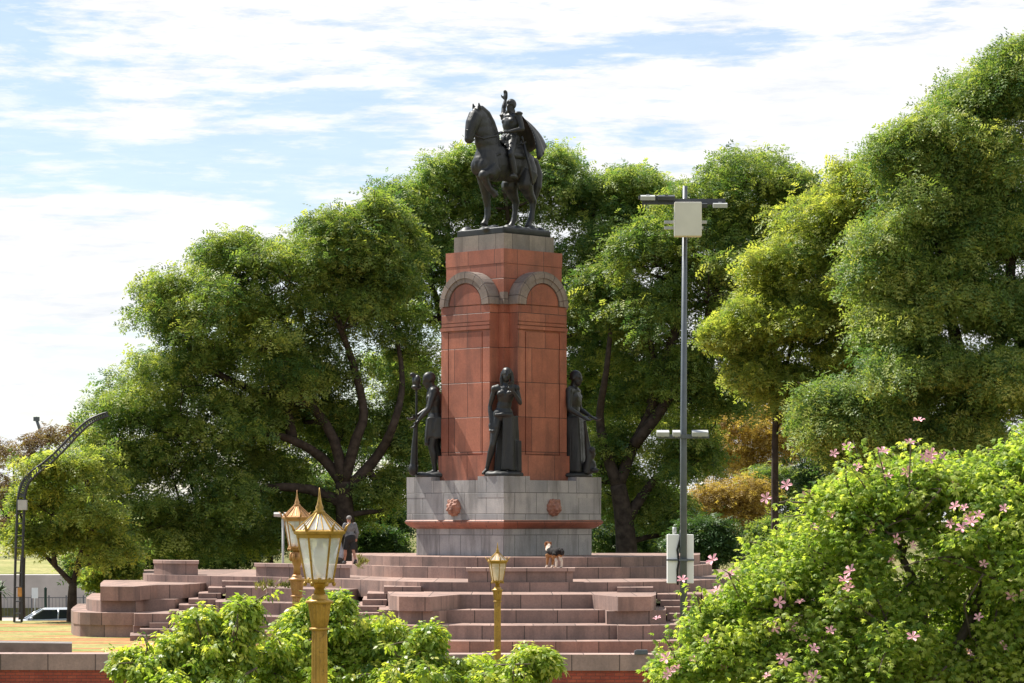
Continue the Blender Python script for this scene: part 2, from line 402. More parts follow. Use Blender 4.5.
def make_tree(name, label, Yt, gz, lobes_px, limbs_px, leafmat, seed, trunk_r=0.5, barkmat=None, cr=1.15, dens=0.4, per=30, tpl=None,
              depth=1.0, tint0=0.45, group=None, flat=0.5, droop=0.35, twigs=5, double=True, core=0.62, cat='tree', tint_c=0.22, shell=0.62, base=None, smin=0.75, smax=1.25, sub=13, spikes=0):
    rng = np.random.default_rng(seed)
    if base is None: base = Vector((*P(*limbs_px[0][0][:1], Yt), gz)) if False else W(limbs_px[0][0][0], limbs_px[0][0][1], Yt)
    root = thing(name, label, cat, (base.x, base.y, gz), 0, group)
    O = np.array((base.x, base.y, gz))
    tpl = tpl_pinnate() if tpl is None else tpl
    lobes = []
    for l in lobes_px:
        px, py, rx, ry = l[:4]
        sh = (0.4 if cr > .3 else .75) * cr * F / Yt; rx = max(rx * .45, rx - sh); ry = max(ry * .45, ry - sh * .8)
        dys = [l[4]] if len(l) > 4 else ([-1, 1] if double else [0])
        for dy in dys:
            Y = Yt + (dy * depth * rx * 0.75 * Yt / F) + rng.normal() * 0.25 * rx * Yt / F
            w = np.array(W(px + rng.normal() * 3, py + rng.normal() * 3, Yt)); w[1] = Y
            k = Yt / F
            lobes.append((w[0] - O[0], w[1] - O[1], w[2] - O[2], rx * k, rx * k * 0.95, ry * k))
    subs = []; own = []
    LA = np.array(lobes)
    for i, l in enumerate(lobes):
        for _ in range(sub):
            d = rng.normal(size=3); d /= np.linalg.norm(d)
            if d[2] < -.55: d[2] *= -1
            c = np.array(l[:3]) + d * np.array(l[3:]) * rng.uniform(.5, 1.0)
            e = np.linalg.norm((c - LA[:, :3]) / LA[:, 3:], axis=1); e[i] = 1
            if e.min() < .5: continue
            q = rng.uniform(.22, .52) * l[3]
            subs.append((*c, q, q, q * .72)); own.append(i)
    cl = sample_clumps(subs, dens, rng, up=-.25, core=core, shell=shell)
    cl[:, 3] = np.array(own)[cl[:, 3].astype(int)]
    cl = np.hstack([cl, np.ones((len(cl), 1))]); shoots = []
    if spikes:      # long leafy shoots that leave the crown and arch over
        ex = []
        for i in rng.permutation(len(cl))[:spikes * 3]:
            l = lobes[int(cl[i, 3])]; nrm = (cl[i, :3] - np.array(l[:3])) / np.array(l[3:]); ln = np.linalg.norm(nrm)
            if ln < .85 or nrm[2] < -.3: continue
            nrm /= ln; nrm = nrm + rng.normal(size=3) * .3; nrm[2] += .15; L = cr * (rng.uniform(1.3, 2.7) if cr < .5 else rng.uniform(.6, 1.3)); p0 = cl[i, :3] - nrm * cr * .5; ln_ = [p0]
            for k in range(1, 6):
                t_ = k / 5; p = p0 + nrm * L * t_ + np.array((0, 0, -.35 * L * t_ * t_)); ln_.append(p); ex.append((*p, cl[i, 3], .55 - .22 * t_))
            shoots.append(ln_)
        if ex: cl = np.vstack([cl, np.array(ex)])
    build_leaves(cl, cr, flat, per, tpl, rng, 'crown', leafmat, root, droop=droop, tint0=tint0, tint_c=tint_c, smin=smin, smax=smax)
    mb = MB(); nodes = []
    for li, limb in enumerate(limbs_px):
        pts = [np.array(W(q[0], q[1], Yt)) - O for q in limb]
        for k, q in enumerate(limb):
            if len(q) > 2: pts[k][1] += q[2]
            elif li > 0: pts[k][1] += rng.normal() * 0.25 * k
        if li == 0: pts[0][2] = min(pts[0][2], -0.3)
        r0 = trunk_r if li == 0 else trunk_r * 0.5; r1 = trunk_r * 0.62 if li == 0 else trunk_r * 0.14
        fine = []; rad = []
        for k in range(len(pts) - 1):
            for u in range(3):
                t = u / 3; a = pts[max(0, k - 1)]; b = pts[k]; c = pts[k + 1]; d = pts[min(len(pts) - 1, k + 2)]
                fine.append(0.5 * ((2 * b) + (-a + c) * t + (2 * a - 5 * b + 4 * c - d) * t * t + (-a + 3 * b - 3 * c + d) * t ** 3))
        fine.append(pts[-1])
        for k in range(len(fine)): rad.append(r0 + (r1 - r0) * k / (len(fine) - 1))
        if li == 0: rad[0] *= 1.35; rad[1] *= 1.12
        mb.tube(fine, rad, 9)
        nodes += [(p, r) for p, r in zip(fine[2:], rad[2:])]
    NP = np.array([n[0] for n in nodes])
    for i, l in enumerate(lobes):
        c = np.array(l[:3]); tgt = c + np.array((0, 0, -0.25 * l[5]))
        d = np.linalg.norm(NP - tgt, axis=1) + np.clip(NP[:, 2] - tgt[2], 0, None) * 2
        k = int(np.argmin(d)); r = min(nodes[k][1] * 0.7, trunk_r * 0.3)
        path = wiggle(NP[k], tgt, rng, 5, 0.10, -0.04)
        mb.tube(path, np.linspace(r, r * 0.4, len(path)), 6)
        mine = cl[cl[:, 3] == i][:, :3]
        if len(mine):
            for q in mine[rng.permutation(len(mine))[:twigs]]:
                pp = wiggle(tgt, q, rng, 3, 0.12, -0.03); mb.tube(pp, np.linspace(r * 0.4, 0.015, len(pp)), 5)
    for q in shoots: mb.tube(q, np.linspace(.018, .006, len(q)) * (1 if cr < .5 else 2), 4)
    mb.build('trunk', barkmat or M['bark'], root)
    return root, lobes, cl

# ------------------------------------------------------------------ camera, world, sun
cam = bpy.data.cameras.new('camera'); co = bpy.data.objects.new('camera', cam); COL.objects.link(co)
co.location = (0, 0, HC); co.rotation_euler = (PI / 2, 0, 0)
cam.sensor_width = 36; cam.lens = 36 * F / 1024; cam.shift_y = (HOR - 341.5) / 1024
cam.clip_start = 0.5; cam.clip_end = 6000
SC.camera = co
SUN_AZ = math.radians(-55)     # from +Y (view direction) towards -X (left)
SUN_EL = math.radians(53)
sd = Vector((math.sin(SUN_AZ) * math.cos(SUN_EL), math.cos(SUN_AZ) * math.cos(SUN_EL), math.sin(SUN_EL)))
sl = bpy.data.lights.new('sun', 'SUN'); sl.energy = 5.0; sl.angle = math.radians(0.5); sl.color = (1.0, 0.95, 0.86)
so = bpy.data.objects.new('sun', sl); COL.objects.link(so); so.rotation_euler = (-sd).to_track_quat('-Z', 'Y').to_euler(); so.location = (0, 0, 60)
world = bpy.data.worlds.new('World'); SC.world = world; world.use_nodes = True
t = world.node_tree; t.nodes.clear()
sky = N(t, 'ShaderNodeTexSky'); sky.sky_type = 'NISHITA'; sky.sun_disc = False
sky.sun_elevation = SUN_EL; sky.sun_rotation = SUN_AZ; sky.altitude = 20; sky.air_density = 1.0; sky.dust_density = 0.2; sky.ozone_density = 2.5
tc = N(t, 'ShaderNodeTexCoord')
def skynoise(sc, loc, scale, detail, rough, rot=0.0, dist=0.0):
    mp = N(t, 'ShaderNodeMapping'); mp.inputs['Scale'].default_value = sc; mp.inputs['Location'].default_value = loc
    mp.inputs['Rotation'].default_value = (0, rot, 0)
    t.links.new(tc.outputs['Generated'], mp.inputs[0])
    n = N(t, 'ShaderNodeTexNoise', Scale=scale, Detail=detail, Roughness=rough, Distortion=dist); t.links.new(mp.outputs[0], n.inputs['Vector'])
    return n.outputs[0]
n1 = skynoise((5.0, 1.0, 24.0), (3.1, 0.0, 0.35), 1.6, 7, 0.62, -0.05, 0.3)
n2 = skynoise((9.0, 1.0, 60.0), (0.4, 0.0, 2.3), 3.0, 6, 0.68, -0.05)
add = N(t, 'ShaderNodeMath', operation='MULTIPLY_ADD'); add.inputs[1].default_value = 0.38
t.links.new(n2, add.inputs[0]); t.links.new(n1, add.inputs[2])
sep = N(t, 'ShaderNodeSeparateXYZ'); t.links.new(tc.outputs['Generated'], sep.inputs[0])
sub = N(t, 'ShaderNodeMath', operation='MULTIPLY_ADD'); sub.inputs[1].default_value = -0.30   # a little more cloud low down
t.links.new(sep.outputs[2], sub.inputs[0]); t.links.new(add.outputs[0], sub.inputs[2])
sub2 = N(t, 'ShaderNodeMath', operation='MULTIPLY_ADD'); sub2.inputs[1].default_value = 0.42   # thicker to the right
t.links.new(sep.outputs[0], sub2.inputs[0]); t.links.new(sub.outputs[0], sub2.inputs[2])
cf = ramp(t, sub2.outputs[0], [(0.53, (0.22,) * 3), (0.645, (1, 1, 1))])
cloudcol = ramp(t, n2, [(0.28, (5.2, 5.45, 5.8)), (0.55, (6.6, 6.6, 6.6))])
c = mixc(t, cf, mixc(t, 1.0, sky.outputs[0], (0.93, 0.885, 0.88), 'MULTIPLY'), cloudcol)
bg = N(t, 'ShaderNodeBackground', Strength=0.085); t.links.new(c, bg.inputs[0])
wo = N(t, 'ShaderNodeOutputWorld'); t.links.new(bg.outputs[0], wo.inputs[0])
SC.view_settings.view_transform = 'Standard'; SC.view_settings.look = 'None'; SC.view_settings.exposure = 0.95; SC.view_settings.gamma = 1

# ------------------------------------------------------------------ ground
GZ = 0.25
def ground_h(x, y):
    if y < 58: return 0.2
    if y < 78: return 0.2 - 1.1 * (y - 58) / 20
    if y < 91.2: return -0.9
    left = min(1, max(0, (-x - 13 - (y - 120) * 0.10) / 6))      # the street side falls away on the left
    if y < 131: h = GZ
    elif y < 138: h = GZ - 1.65 * (y - 131) / 7
    elif y < 181: h = -1.4
    elif y < 183: h = -1.4 + 2.7 * (y - 181) / 2
    elif y < 225: h = 1.3 + 2.0 * (y - 183) / 42
    else: h = 3.3
    hr = GZ if y < 160 else min(3.3, GZ + 3.05 * (y - 160) / 65)
    return hr + (h - hr) * left
xs = [-2500, -600, -200, -90] + [-60 + 2 * i for i in range(61)] + [90, 200, 600, 2500]
ys = [-300, -50, 0, 30, 58, 62, 66, 70, 74, 78, 85, 91.1, 91.3] + list(range(94, 240, 2)) + [260, 320, 500, 1000, 2500]
mb = MB(); vs = [(x, y, ground_h(x, y)) for y in ys for x in xs]; nx = len(xs)
mb.add(vs, [[j * nx + i, j * nx + i + 1, (j + 1) * nx + i + 1, (j + 1) * nx + i] for j in range(len(ys) - 1) for i in range(nx - 1)], None, True)
def mat_ground(name, stops, streak=None, sc=(0.12, 0.9, 1), fine=3.0):
    m = bpy.data.materials.new(name); t = nt(m)
    tc = N(t, 'ShaderNodeTexCoord'); ob = tc.outputs['Object']
    f = noise(t, ob, 0.35, 7, 0.65); c = ramp(t, f, stops)
    if streak:
        f2 = noise(t, ob, 1.0, 4, 0.55, sc)
        c = mixc(t, ramp(t, f2, [(0.50, (0, 0, 0)), (0.58, (0.9,) * 3)]), c, streak)
    f3 = noise(t, ob, fine, 6, 0.75)
    c = mixc(t, 0.8, c, ramp(t, f3, [(0.25, (0.35, 0.38, 0.35)), (0.75, (1.55, 1.5, 1.5))]), 'MULTIPLY')
    fin(t, c, 0.9, 0, f3, 0.2, 0.6, 0.05); return m
M['ground'] = mat_ground('ground_soil', [(0.35, (0.10, 0.11, 0.035)), (0.65, (0.19, 0.17, 0.06))])
M['lawn'] = mat_ground('lawn_grass', [(0.35, (0.20, 0.22, 0.06)), (0.65, (0.36, 0.31, 0.13))], (0.36, 0.135, 0.06))
M['terracotta'] = mat_ground('terracotta_soil', [(0.35, (0.42, 0.15, 0.065)), (0.65, (0.5, 0.25, 0.13))], (0.45, 0.36, 0.14))
M['bank'] = mat_ground('bank_grass', [(0.35, (0.19, 0.21, 0.06)), (0.65, (0.34, 0.31, 0.13))])
tag(mb.build('ground', M['ground']), 'ground of soil and dry grass reaching to the horizon', 'ground', None, 'structure')
def sheet(name, label, m, quad_fn, dz=0.004):
    mb = MB(); n = len(quad_fn); cols = len(quad_fn[0])
    vs = [(x, y, ground_h(x, y) + dz) for row in quad_fn for (x, y) in row]
    mb.add(vs, [[j * cols + i, j * cols + i + 1, (j + 1) * cols + i + 1, (j + 1) * cols + i] for j in range(n - 1) for i in range(cols - 1)], None, True)
    return tag(mb.build(name, m), label, name.replace('_', ' '), None, 'structure')
sheet('lawn', 'sunlit yellowish lawn with orange soil streaks left of the steps', M['lawn'], [[(x, y) for x in range(-60, -11, 2)] for y in [94 + 2 * i for i in range(20)]])
sheet('forecourt', 'orange gravel forecourt at the foot of the steps', M['terracotta'], [[(x, y) for x in range(-14, 41, 2)] for y in [94 + 2 * i for i in range(8)]], 0.008)
sheet('street', 'grey street beyond the lawn at far left', M['asphalt'], [[(x, y) for x in range(-60, -21, 2)] for y in range(140, 172, 2)], 0.006)
sheet('pavement', 'pale pavement along the concrete wall', M['pavement'], [[(x, y) for x in range(-60, -21, 2)] for y in range(172, 181, 2)], 0.10)
sheet('grass_bank', 'sunlit grass bank above the concrete wall', M['bank'], [[(x, y) for x in range(-60, -19, 2)] for y in range(184, 232, 2)], 0.006)

# ------------------------------------------------------------------ front brick wall
wl = thing('brick_wall', 'low red brick retaining wall with a pale granite coping', 'wall', (0, 0, 0))
A = Vector((*P(-70, 90.9), 0)); B = Vector((*P(1150, 90), 0)); d = (B - A).normalized(); nrm = Vector((d.y, -d.x, 0))
mb = MB(); q = [A, B, B - nrm * 0.9, A - nrm * 0.9]
mb.prism([(p.x, p.y) for p in q], -1.0, 0.07); mb.build('brick_face', M['brick'], wl)
mb = MB(); q = [A + nrm * 0.07, B + nrm * 0.07, B - nrm * 1.0, A - nrm * 1.0]
mb.prism([(p.x, p.y) for p in q], 0.072, 0.58); mb.build('coping', M['coping'], wl)

# ------------------------------------------------------------------ stepped terrace
L1, L2, L3, L4, L5, L6, L7 = 3.33, 2.94, 2.5, 2.15, 1.65, 1.2, 0.72
ter = thing('stepped_terrace', 'pink granite terrace of broad tiers and stairs around the monument', 'terrace', (0, 0, 0))
def smooth_poly(pts, k=4):
    out = []
    for i in range(len(pts) - 1):
        a = pts[max(0, i - 1)]; b = pts[i]; c = pts[i + 1]; d = pts[min(len(pts) - 1, i + 2)]
        for u in range(k):
            t = u / k
            out.append(tuple(0.5 * (2 * b[j] + (-a[j] + c[j]) * t + (2 * a[j] - 5 * b[j] + 4 * c[j] - d[j]) * t * t + (-a[j] + 3 * b[j] - 3 * c[j] + d[j]) * t ** 3) for j in (0, 1)))
    out.append(tuple(pts[-1])); return out
def tier(name, front, z0, z1, back=None, smooth=False, m='granite', lip=True):
    f = [P(*p) for p in front]
    if smooth: f = smooth_poly(f)
    poly = f + [P(*p) for p in (back or [])]
    mb = MB()
    mb.prism(poly, z0, z1)
    return mb.build(name, M[m], ter)
tier('tier', [(352, 121), (375, 118.4), (400, 116.4), (465, 113.8), (504, 113.5), (600, 113.7), (645, 115.3), (680, 118), (700, 122)], L2 - 0.2, L1, [(700, 128), (352, 128)], True)
tier('tier', [(346, 121), (375, 117.2), (400, 115.2), (465, 112.8), (504, 112.5), (600, 112.7), (650, 114.2), (690, 117), (712, 122)], L3 - 0.2, L2, [(712, 130), (346, 130)], True)
tier('tier', [(144, 128), (143, 125), (144.5, 122.5), (150, 121.3), (180, 119.8), (225, 117.8), (290, 115), (365, 110.5), (420, 107), (504, 106.2), (590, 106.4), (650, 107.2), (700, 110), (760, 116), (800, 122)], L4 - 0.3, L3, [(800, 134), (144, 134)], True)
# sector left of the left stair
tier('tier', [(100.5, 118), (100.3, 112.3), (133, 112.0), (157, 115.2), (183, 115.6), (208, 119), (208, 124), (104, 124)], L5 + 0.004, L4 + 0.06)
tier('tier', [(88, 119), (86, 117), (87.5, 114.8), (92, 113.6), (101, 112.6), (135.5, 112.5), (145, 114.2), (175, 114.4), (200, 119), (200, 124), (92, 124)], L6 + 0.004, L5)
tier('tier', [(73, 119), (71, 116), (73, 113.5), (80, 112.3), (90, 111.9), (101, 111.7), (134, 111.5), (134.4, 110.6), (168, 110.6), (192, 118), (192, 124), (78, 124)], L7 + 0.004, L6)
tier('tier', [(72.5, 119), (71.2, 116), (73.2, 113.7), (80.2, 112.4), (90.2, 112), (101, 111.8), (133, 111.6), (133.5, 110.9), (150, 110.8), (180, 117), (180, 124), (78, 124)], GZ - 0.5, L7)
# middle-left sector between two stairs
tier('tier', [(226, 120), (225.5, 113.4), (266, 112.2), (267, 111.8), (343, 109.2), (366, 112), (366, 118)], L5 + 0.004, L4)
tier('tier', [(216, 120), (215.5, 110.8), (344, 107.6), (364, 112), (364, 118)], L6 + 0.004, L5)
tier('tier', [(203, 120), (202.5, 108.4), (346, 105.6), (362, 112), (362, 118)], L7 + 0.004, L6)
tier('tier', [(194, 120), (193.5, 107), (347, 104), (360, 112), (360, 118)], GZ - 0.5, L7)
# front sector with two projecting bastions
tier('tier', [(387, 108), (390, 101.3), (399, 99.6), (430, 99.2), (460, 102.5), (500, 102.3), (550, 102.3), (592, 102.5), (618, 99.3), (651, 99.7), (656, 102), (656, 109)], L5 + 0.004, L4)
tier('tier', [(380, 108), (379, 100.9), (398, 100.5), (399, 99.8), (439, 99.5), (447, 100.8), (500, 100.6), (560, 100.6), (605, 100.8), (607, 99.6), (650, 99.8), (651, 100.4), (666, 100.6), (666, 109)], L6 + 0.004, L5)
tier('tier', [(367, 108), (368, 98.8), (398, 98.6), (398.5, 98.3), (437, 98.1), (438, 98.45), (500, 98.2), (560, 98.2), (617, 98.4), (617.5, 98.1), (650, 98.2), (651, 98.5), (680, 98.8), (681, 109)], L7 + 0.004, L6)
tier('tier', [(377, 108), (378, 97.4), (438, 97), (500, 96.7), (560, 96.7), (650, 96.9), (684, 97.4), (684, 109)], GZ - 0.5, L7)
# right sector
tier('tier', [(702, 118), (702, 101.8), (760, 104.5), (800, 110), (800, 122)], L5 + 0.004, L4)
tier('tier', [(714, 118), (714, 100.6), (770, 103.5), (815, 110), (815, 122)], L6 + 0.004, L5)
tier('tier', [(726, 118), (726, 99.6), (785, 102.5), (830, 110), (830, 122)], GZ - 0.5, L6)
# the three stairs
def stair(l0, r0, y0, l1, r1, y1, yb, n=9, z0=GZ - 0.2, ztop=L4 - 0.07):
    mb = MB()
    for k in range(n):
        u = k / (n - 1); z = GZ + (ztop - GZ) * (k + 1) / n
        l = l0 + (l1 - l0) * u; r = r0 + (r1 - r0) * u; y = y0 + (y1 - y0) * u
        zb = z0 if k == 0 else GZ + (ztop - GZ) * k / n - 0.05
        mb.prism([P(l, y), P(r, y - 0.02), P(r + 2, yb), P(l + 2, yb)], zb, z)
    return mb.build('stair', M['granite'], ter)
stair(130, 192, 108.3, 208, 225, 115.5, 121)
stair(330, 377, 97.3, 367, 388, 106.5, 113)
stair(684, 728, 97.2, 657, 701, 105.5, 112)
for l, r, y in ((222, 258, 117.4), (384, 421, 107.9), (617, 653, 106.6)):
    mb = MB(); mb.prism([P(l, y - 1.2), P(r, y - 1.6 if l < 500 else y - 1.2), P(r, y + 1), P(l, y + 1)], L4 - 0.2, L4 + 0.18); mb.build('stair', M['granite'], ter)
# bench blocks at the rim of the upper tier
def bench(l, r, yl, yr, d=1.1, curve=0.0, top=3.03):
    n = 8; f = []; b = []
    for i in range(n + 1):
        u = i / n; y = yl + (yr - yl) * u - curve * 4 * u * (1 - u)
        f.append(P(l + (r - l) * u, y)); b.append(P(l + (r - l) * u, y + d))
    mb = MB(); mb.prism(f + b[::-1], L3 + 0.002, top - 0.13); o = mb.build('bench_block', M['granite'], ter)
    f = []; b = []
    for i in range(n + 1):
        u = -0.02 + 1.04 * i / n; y = yl + (yr - yl) * u - curve * 4 * u * (1 - u)
        f.append(P(l + (r - l) * u, y - 0.1)); b.append(P(l + (r - l) * u, y + d + 0.08))
    mb = MB(); mb.prism(f + b[::-1], top - 0.128, top); mb.build('coping', M['coping'], o)
bench(154, 198, 121.7, 119.9, 1.6, 0.3, 3.1)
bench(256, 350, 117.5, 113.6, 1.5, 0.2)
bench(468, 573, 106.45, 106.5, 1.0, 0.05)
# low kerb block on the lawn
mb = MB(); mb.prism([P(-60, 96.4), P(72, 95.2), P(72, 96.6), P(-60, 98)], GZ, 0.72)
tag(mb.build('kerb_block', mat_plain('grey_kerb', (0.17, 0.15, 0.14), 0.8, 0, .25, 3.0)), 'long low grey stone kerb lying on the lawn behind brick wall', 'kerb')
mb = MB(); mb.box((0, 0, 0.06), (0.42, 0.3, 0.11)); mb.box((0.02, 0, 0.13), (0.36, 0.26, 0.03))
o = mb.build('stone_slab', M['pole_grey']); o.location = (*P(641, 90.4), 0.58); tag(o, 'small dark slab lying on the wall coping', 'slab')

# ------------------------------------------------------------------ monument
mon = thing('monument', 'tall red granite pedestal with arched faces on a grey stone base', 'monument', (*P(504, 120), L1), PI / 4)
# local frame: faces look along -x and -y after a 45 degree turn
def sq(h): return [(-h, -h), (h, -h), (h, h), (-h, h)]
D = L1
mb = MB(); mb.prism(sq(2.58), -0.2, 4.44 - D); mb.build('lower_base', M['grey'], mon)
mb = MB()
pr = [(2.62, 4.442), (2.74, 4.50), (2.86, 4.60), (2.92, 4.68), (2.92, 4.76), (2.86, 4.80)]
for i in range(len(pr) - 1): mb.frustum(sq(pr[i][0]), pr[i][1] - D, sq(pr[i + 1][0]), pr[i + 1][1] - D, caps=(i in (0, len(pr) - 2)))
mb.build('cornice', M['red'], mon)
mb = MB(); mb.prism(sq(2.86), 4.803 - D, 6.42 - D); mb.build('upper_base', M['grey'], mon)
for sx in (-1, 1):
    for sy in (-1, 1):
        c = 2.868 - 0.75; mb = MB(); mb.prism([(sx * c + a * 0.75, sy * c + b * 0.75) for a, b in ((-1, -1), (1, -1), (1, 1), (-1, 1))], 5.72 - D, 6.58 - D)
        mb.build('statue_plinth', M['grey'], mon)
# cruciform shaft
def cross(p, w): return [(-p, -w), (-w, -w), (-w, -p), (w, -p), (w, -w), (p, -w), (p, w), (w, w), (w, p), (-w, p), (-w, w), (-p, w)]
mb = MB(); mb.prism(cross(2.38, 1.46), 6.423 - D, 7.45 - D); mb.build('shaft_plinth', M['red'], mon)
mb = MB(); mb.prism(sq(1.7), 7.0 - D, 15.3 - D); mb.build('shaft', M['red'], mon)
mb = MB(); mb.prism(sq(1.715), 15.31 - D, 15.9 - D); mb.build('shaft', M['red'], mon)
def face_map(k):
    R = Matrix.Rotation(k * PI / 2, 3, 'Z')
    return lambda u, o, z: tuple(R @ Vector((u, -o, z)))
SP = 13.62 - D
for k in range(4):
    fm = face_map(k); mb = MB()
    # pier body: rectangle with a round head, extruded from core to face
    w = 1.40; a, b_ = 1.703, 2.2
    def ext(prof, o0, o1):
        n = len(prof); vs = [fm(u, o0, z) for u, z in prof] + [fm(u, o1, z) for u, z in prof]
        fs = [[i, (i + 1) % n, n + (i + 1) % n, n + i] for i in range(n)] + [list(range(n, 2 * n)), list(range(n - 1, -1, -1))]
        uv = []
        for i in range(n):
            j = (i + 1) % n; (u0, z0), (u1, z1) = prof[i], prof[j]
            if abs(u0 - u1) < 1e-6: uv.append([(o0, z0), (o0, z1), (o1, z1), (o1, z0)])
            else: uv.append([(u0, o0), (u1, o0), (u1, o1), (u0, o1)])
        uv.append([(u + 20.78, z) for u, z in prof]); uv.append([(u + 20.78, z) for u, z in prof[::-1]])
        mb.add(vs, fs, uv)
    head = [(w * math.cos(PI * i / 20), SP + w * 0.93 * math.sin(PI * i / 20)) for i in range(21)]
    ext([(-w, 7.452 - D), (w, 7.452 - D)] + head, a, b_)
    ex = [(-0.98, 7.46 - D), (0.62, 7.46 - D), (0.62, 12.62 - D), (-0.98, 12.62 - D)]
    # raised strips and mouldings leave thin shadow lines round the middle panel
    for u0, u1, z0, z1, pr_ in ((-1.43, -1.02, 7.452, 12.55, 0.05), (1.02, 1.43, 7.452, 12.55, 0.05), (-0.97, 0.97, 7.5, 12.5, 0.05),
                                (-1.45, 1.45, 12.60, 12.74, 0.09), (-1.42, 1.42, 12.78, 12.90, 0.055), (-1.43, 1.43, 12.93, 13.58, 0.05)):
        ext([(u0, z0 - D), (u1, z0 - D), (u1, z1 - D), (u0, z1 - D)], b_ - 0.04, b_ + pr_)
    ext([(0.93 * math.cos(PI * i / 16), SP + 0.01 + 0.86 * math.sin(PI * i / 16)) for i in range(17)], b_ - 0.04, b_ + 0.05)
    mb.build('pier', M['red'], mon)
    # archivolt: ring with stepped profile
    mb = MB()
    def ring(r0, r1, o0, o1, zf=0.93):
        n = 22; vs = []; fs = []; uv = []
        for i in range(n + 1):
            th = PI * i / n
            for r, o in ((r0, o0), (r1, o0), (r1, o1), (r0, o1)):
                vs.append(fm(r * math.cos(th), o, SP + r * zf * math.sin(th)))
        for i in range(n):
            for j in range(4):
                j2 = (j + 1) % 4
                fs.append([i * 4 + j, i * 4 + j2, (i + 1) * 4 + j2, (i + 1) * 4 + j])
                l0, l1 = i * 0.2, (i + 1) * 0.2; uv.append([(l0, 0.1), (l0, 0.4), (l1, 0.4), (l1, 0.1)])
        fs += [[3, 2, 1, 0], [n * 4 + j for j in range(4)]]; uv += [[(0.1, 0.1)] * 4] * 2
        mb.add(vs, fs, uv)
    ring(0.99, 1.20, 1.72, 2.29); ring(1.201, 1.43, 1.72, 2.33); ring(1.431, 1.50, 1.72, 2.29)
    mb.build('archivolt', M['arch'], mon)
mb = MB()
for sx in (-1, 1):
    for sy in (-1, 1):
        c = 1.64; mb = MB(); mb.prism([(sx * c + a * 0.125, sy * c + b * 0.125) for a, b in ((-1, -1), (1, -1), (1, 1), (-1, 1))], SP, SP + 0.5); mb.build('impost_band', M['arch'], mon)
mb = MB(); mb.prism(sq(1.47), 15.903 - D, 16.56 - D); mb.build('cap_block', M['cap'], mon)
# carved lion masks on the base faces
def lion():
    mb = MB()
    mb.ell((0, 0.02, 0), (0.34, 0.16, 0.30))
    for i in range(11):
        a = 2 * PI * i / 11; mb.ell((0.30 * math.cos(a), 0.03, 0.27 * math.sin(a) + 0.01), (0.10, 0.12, 0.10))
    mb.ell((0, -0.16, -0.04), (0.16, 0.14, 0.13)); mb.ell((0, -0.25, -0.02), (0.07, 0.06, 0.05)); mb.ell((0, -0.16, -0.20), (0.11, 0.10, 0.05))
    for s in (-1, 1):
        mb.ell((s * 0.14, -0.13, 0.10), (0.09, 0.06, 0.05)); mb.ell((s * 0.25, -0.02, 0.27), (0.07, 0.06, 0.09)); mb.ell((s * 0.09, -0.24, -0.09), (0.08, 0.07, 0.06))
    mb.tube([(0, -0.1, 0.2), (0, -0.2, 0.08), (0, -0.26, 0.0)], [0.07, 0.06, 0.05], 8)
    return mb
lo = None
for k in (0, 3):
    R = k * PI / 2; v = Matrix.Rotation(R, 3, 'Z') @ Vector((0, -2.93, 5.30 - D))
    if lo is None: lo = remesh(lion(), 'lion_mask', M['lion'], mon, 0.025, 1)
    else: lo = link('lion_mask', lo.data, mon)
    lo.location = v; lo.rotation_euler = (0, 0, R)

# ------------------------------------------------------------------ figures
def hand(mb, w, d, n, s, curl=0.5, fingers=True):
    """w wrist, d pointing direction, n palm normal"""
    w = Vector(w); d = Vector(d).normalized(); n = Vector(n); n = (n - d * n.dot(d)).normalized(); sd_ = d.cross(n)
    rot = Matrix((d, sd_, n)).transposed()
    mb.ell(w + d * 0.05 * s, (0.062 * s, 0.046 * s, 0.022 * s), rot, 10, 7)
    for i, L in enumerate((0.074, 0.084, 0.078, 0.06)):
        o = w + d * 0.085 * s + sd_ * (i - 1.5) * 0.023 * s
        p1 = o + (d * math.cos(curl * .6) + n * math.sin(curl * .6)) * L * 0.45 * s
        p2 = p1 + (d * math.cos(curl * 1.6) + n * math.sin(curl * 1.6)) * L * 0.32 * s
        p3 = p2 + (d * math.cos(curl * 2.5) + n * math.sin(curl * 2.5)) * L * 0.26 * s
        mb.tube([o - d * 0.03 * s, o, p1, p2, p3], [0.011 * s, 0.0115 * s, 0.0105 * s, 0.0095 * s, 0.007 * s], 7)
    b = w + d * 0.025 * s - sd_ * 0.036 * s
    p1 = b + (d * 0.6 - sd_ * 0.55 + n * 0.4).normalized() * 0.045 * s; p2 = p1 + (d * 0.9 + n * 0.35).normalized() * 0.04 * s
    mb.tube([b - d * .01 * s, b, p1, p2], [0.014 * s, 0.0145 * s, 0.0125 * s, 0.009 * s], 7)
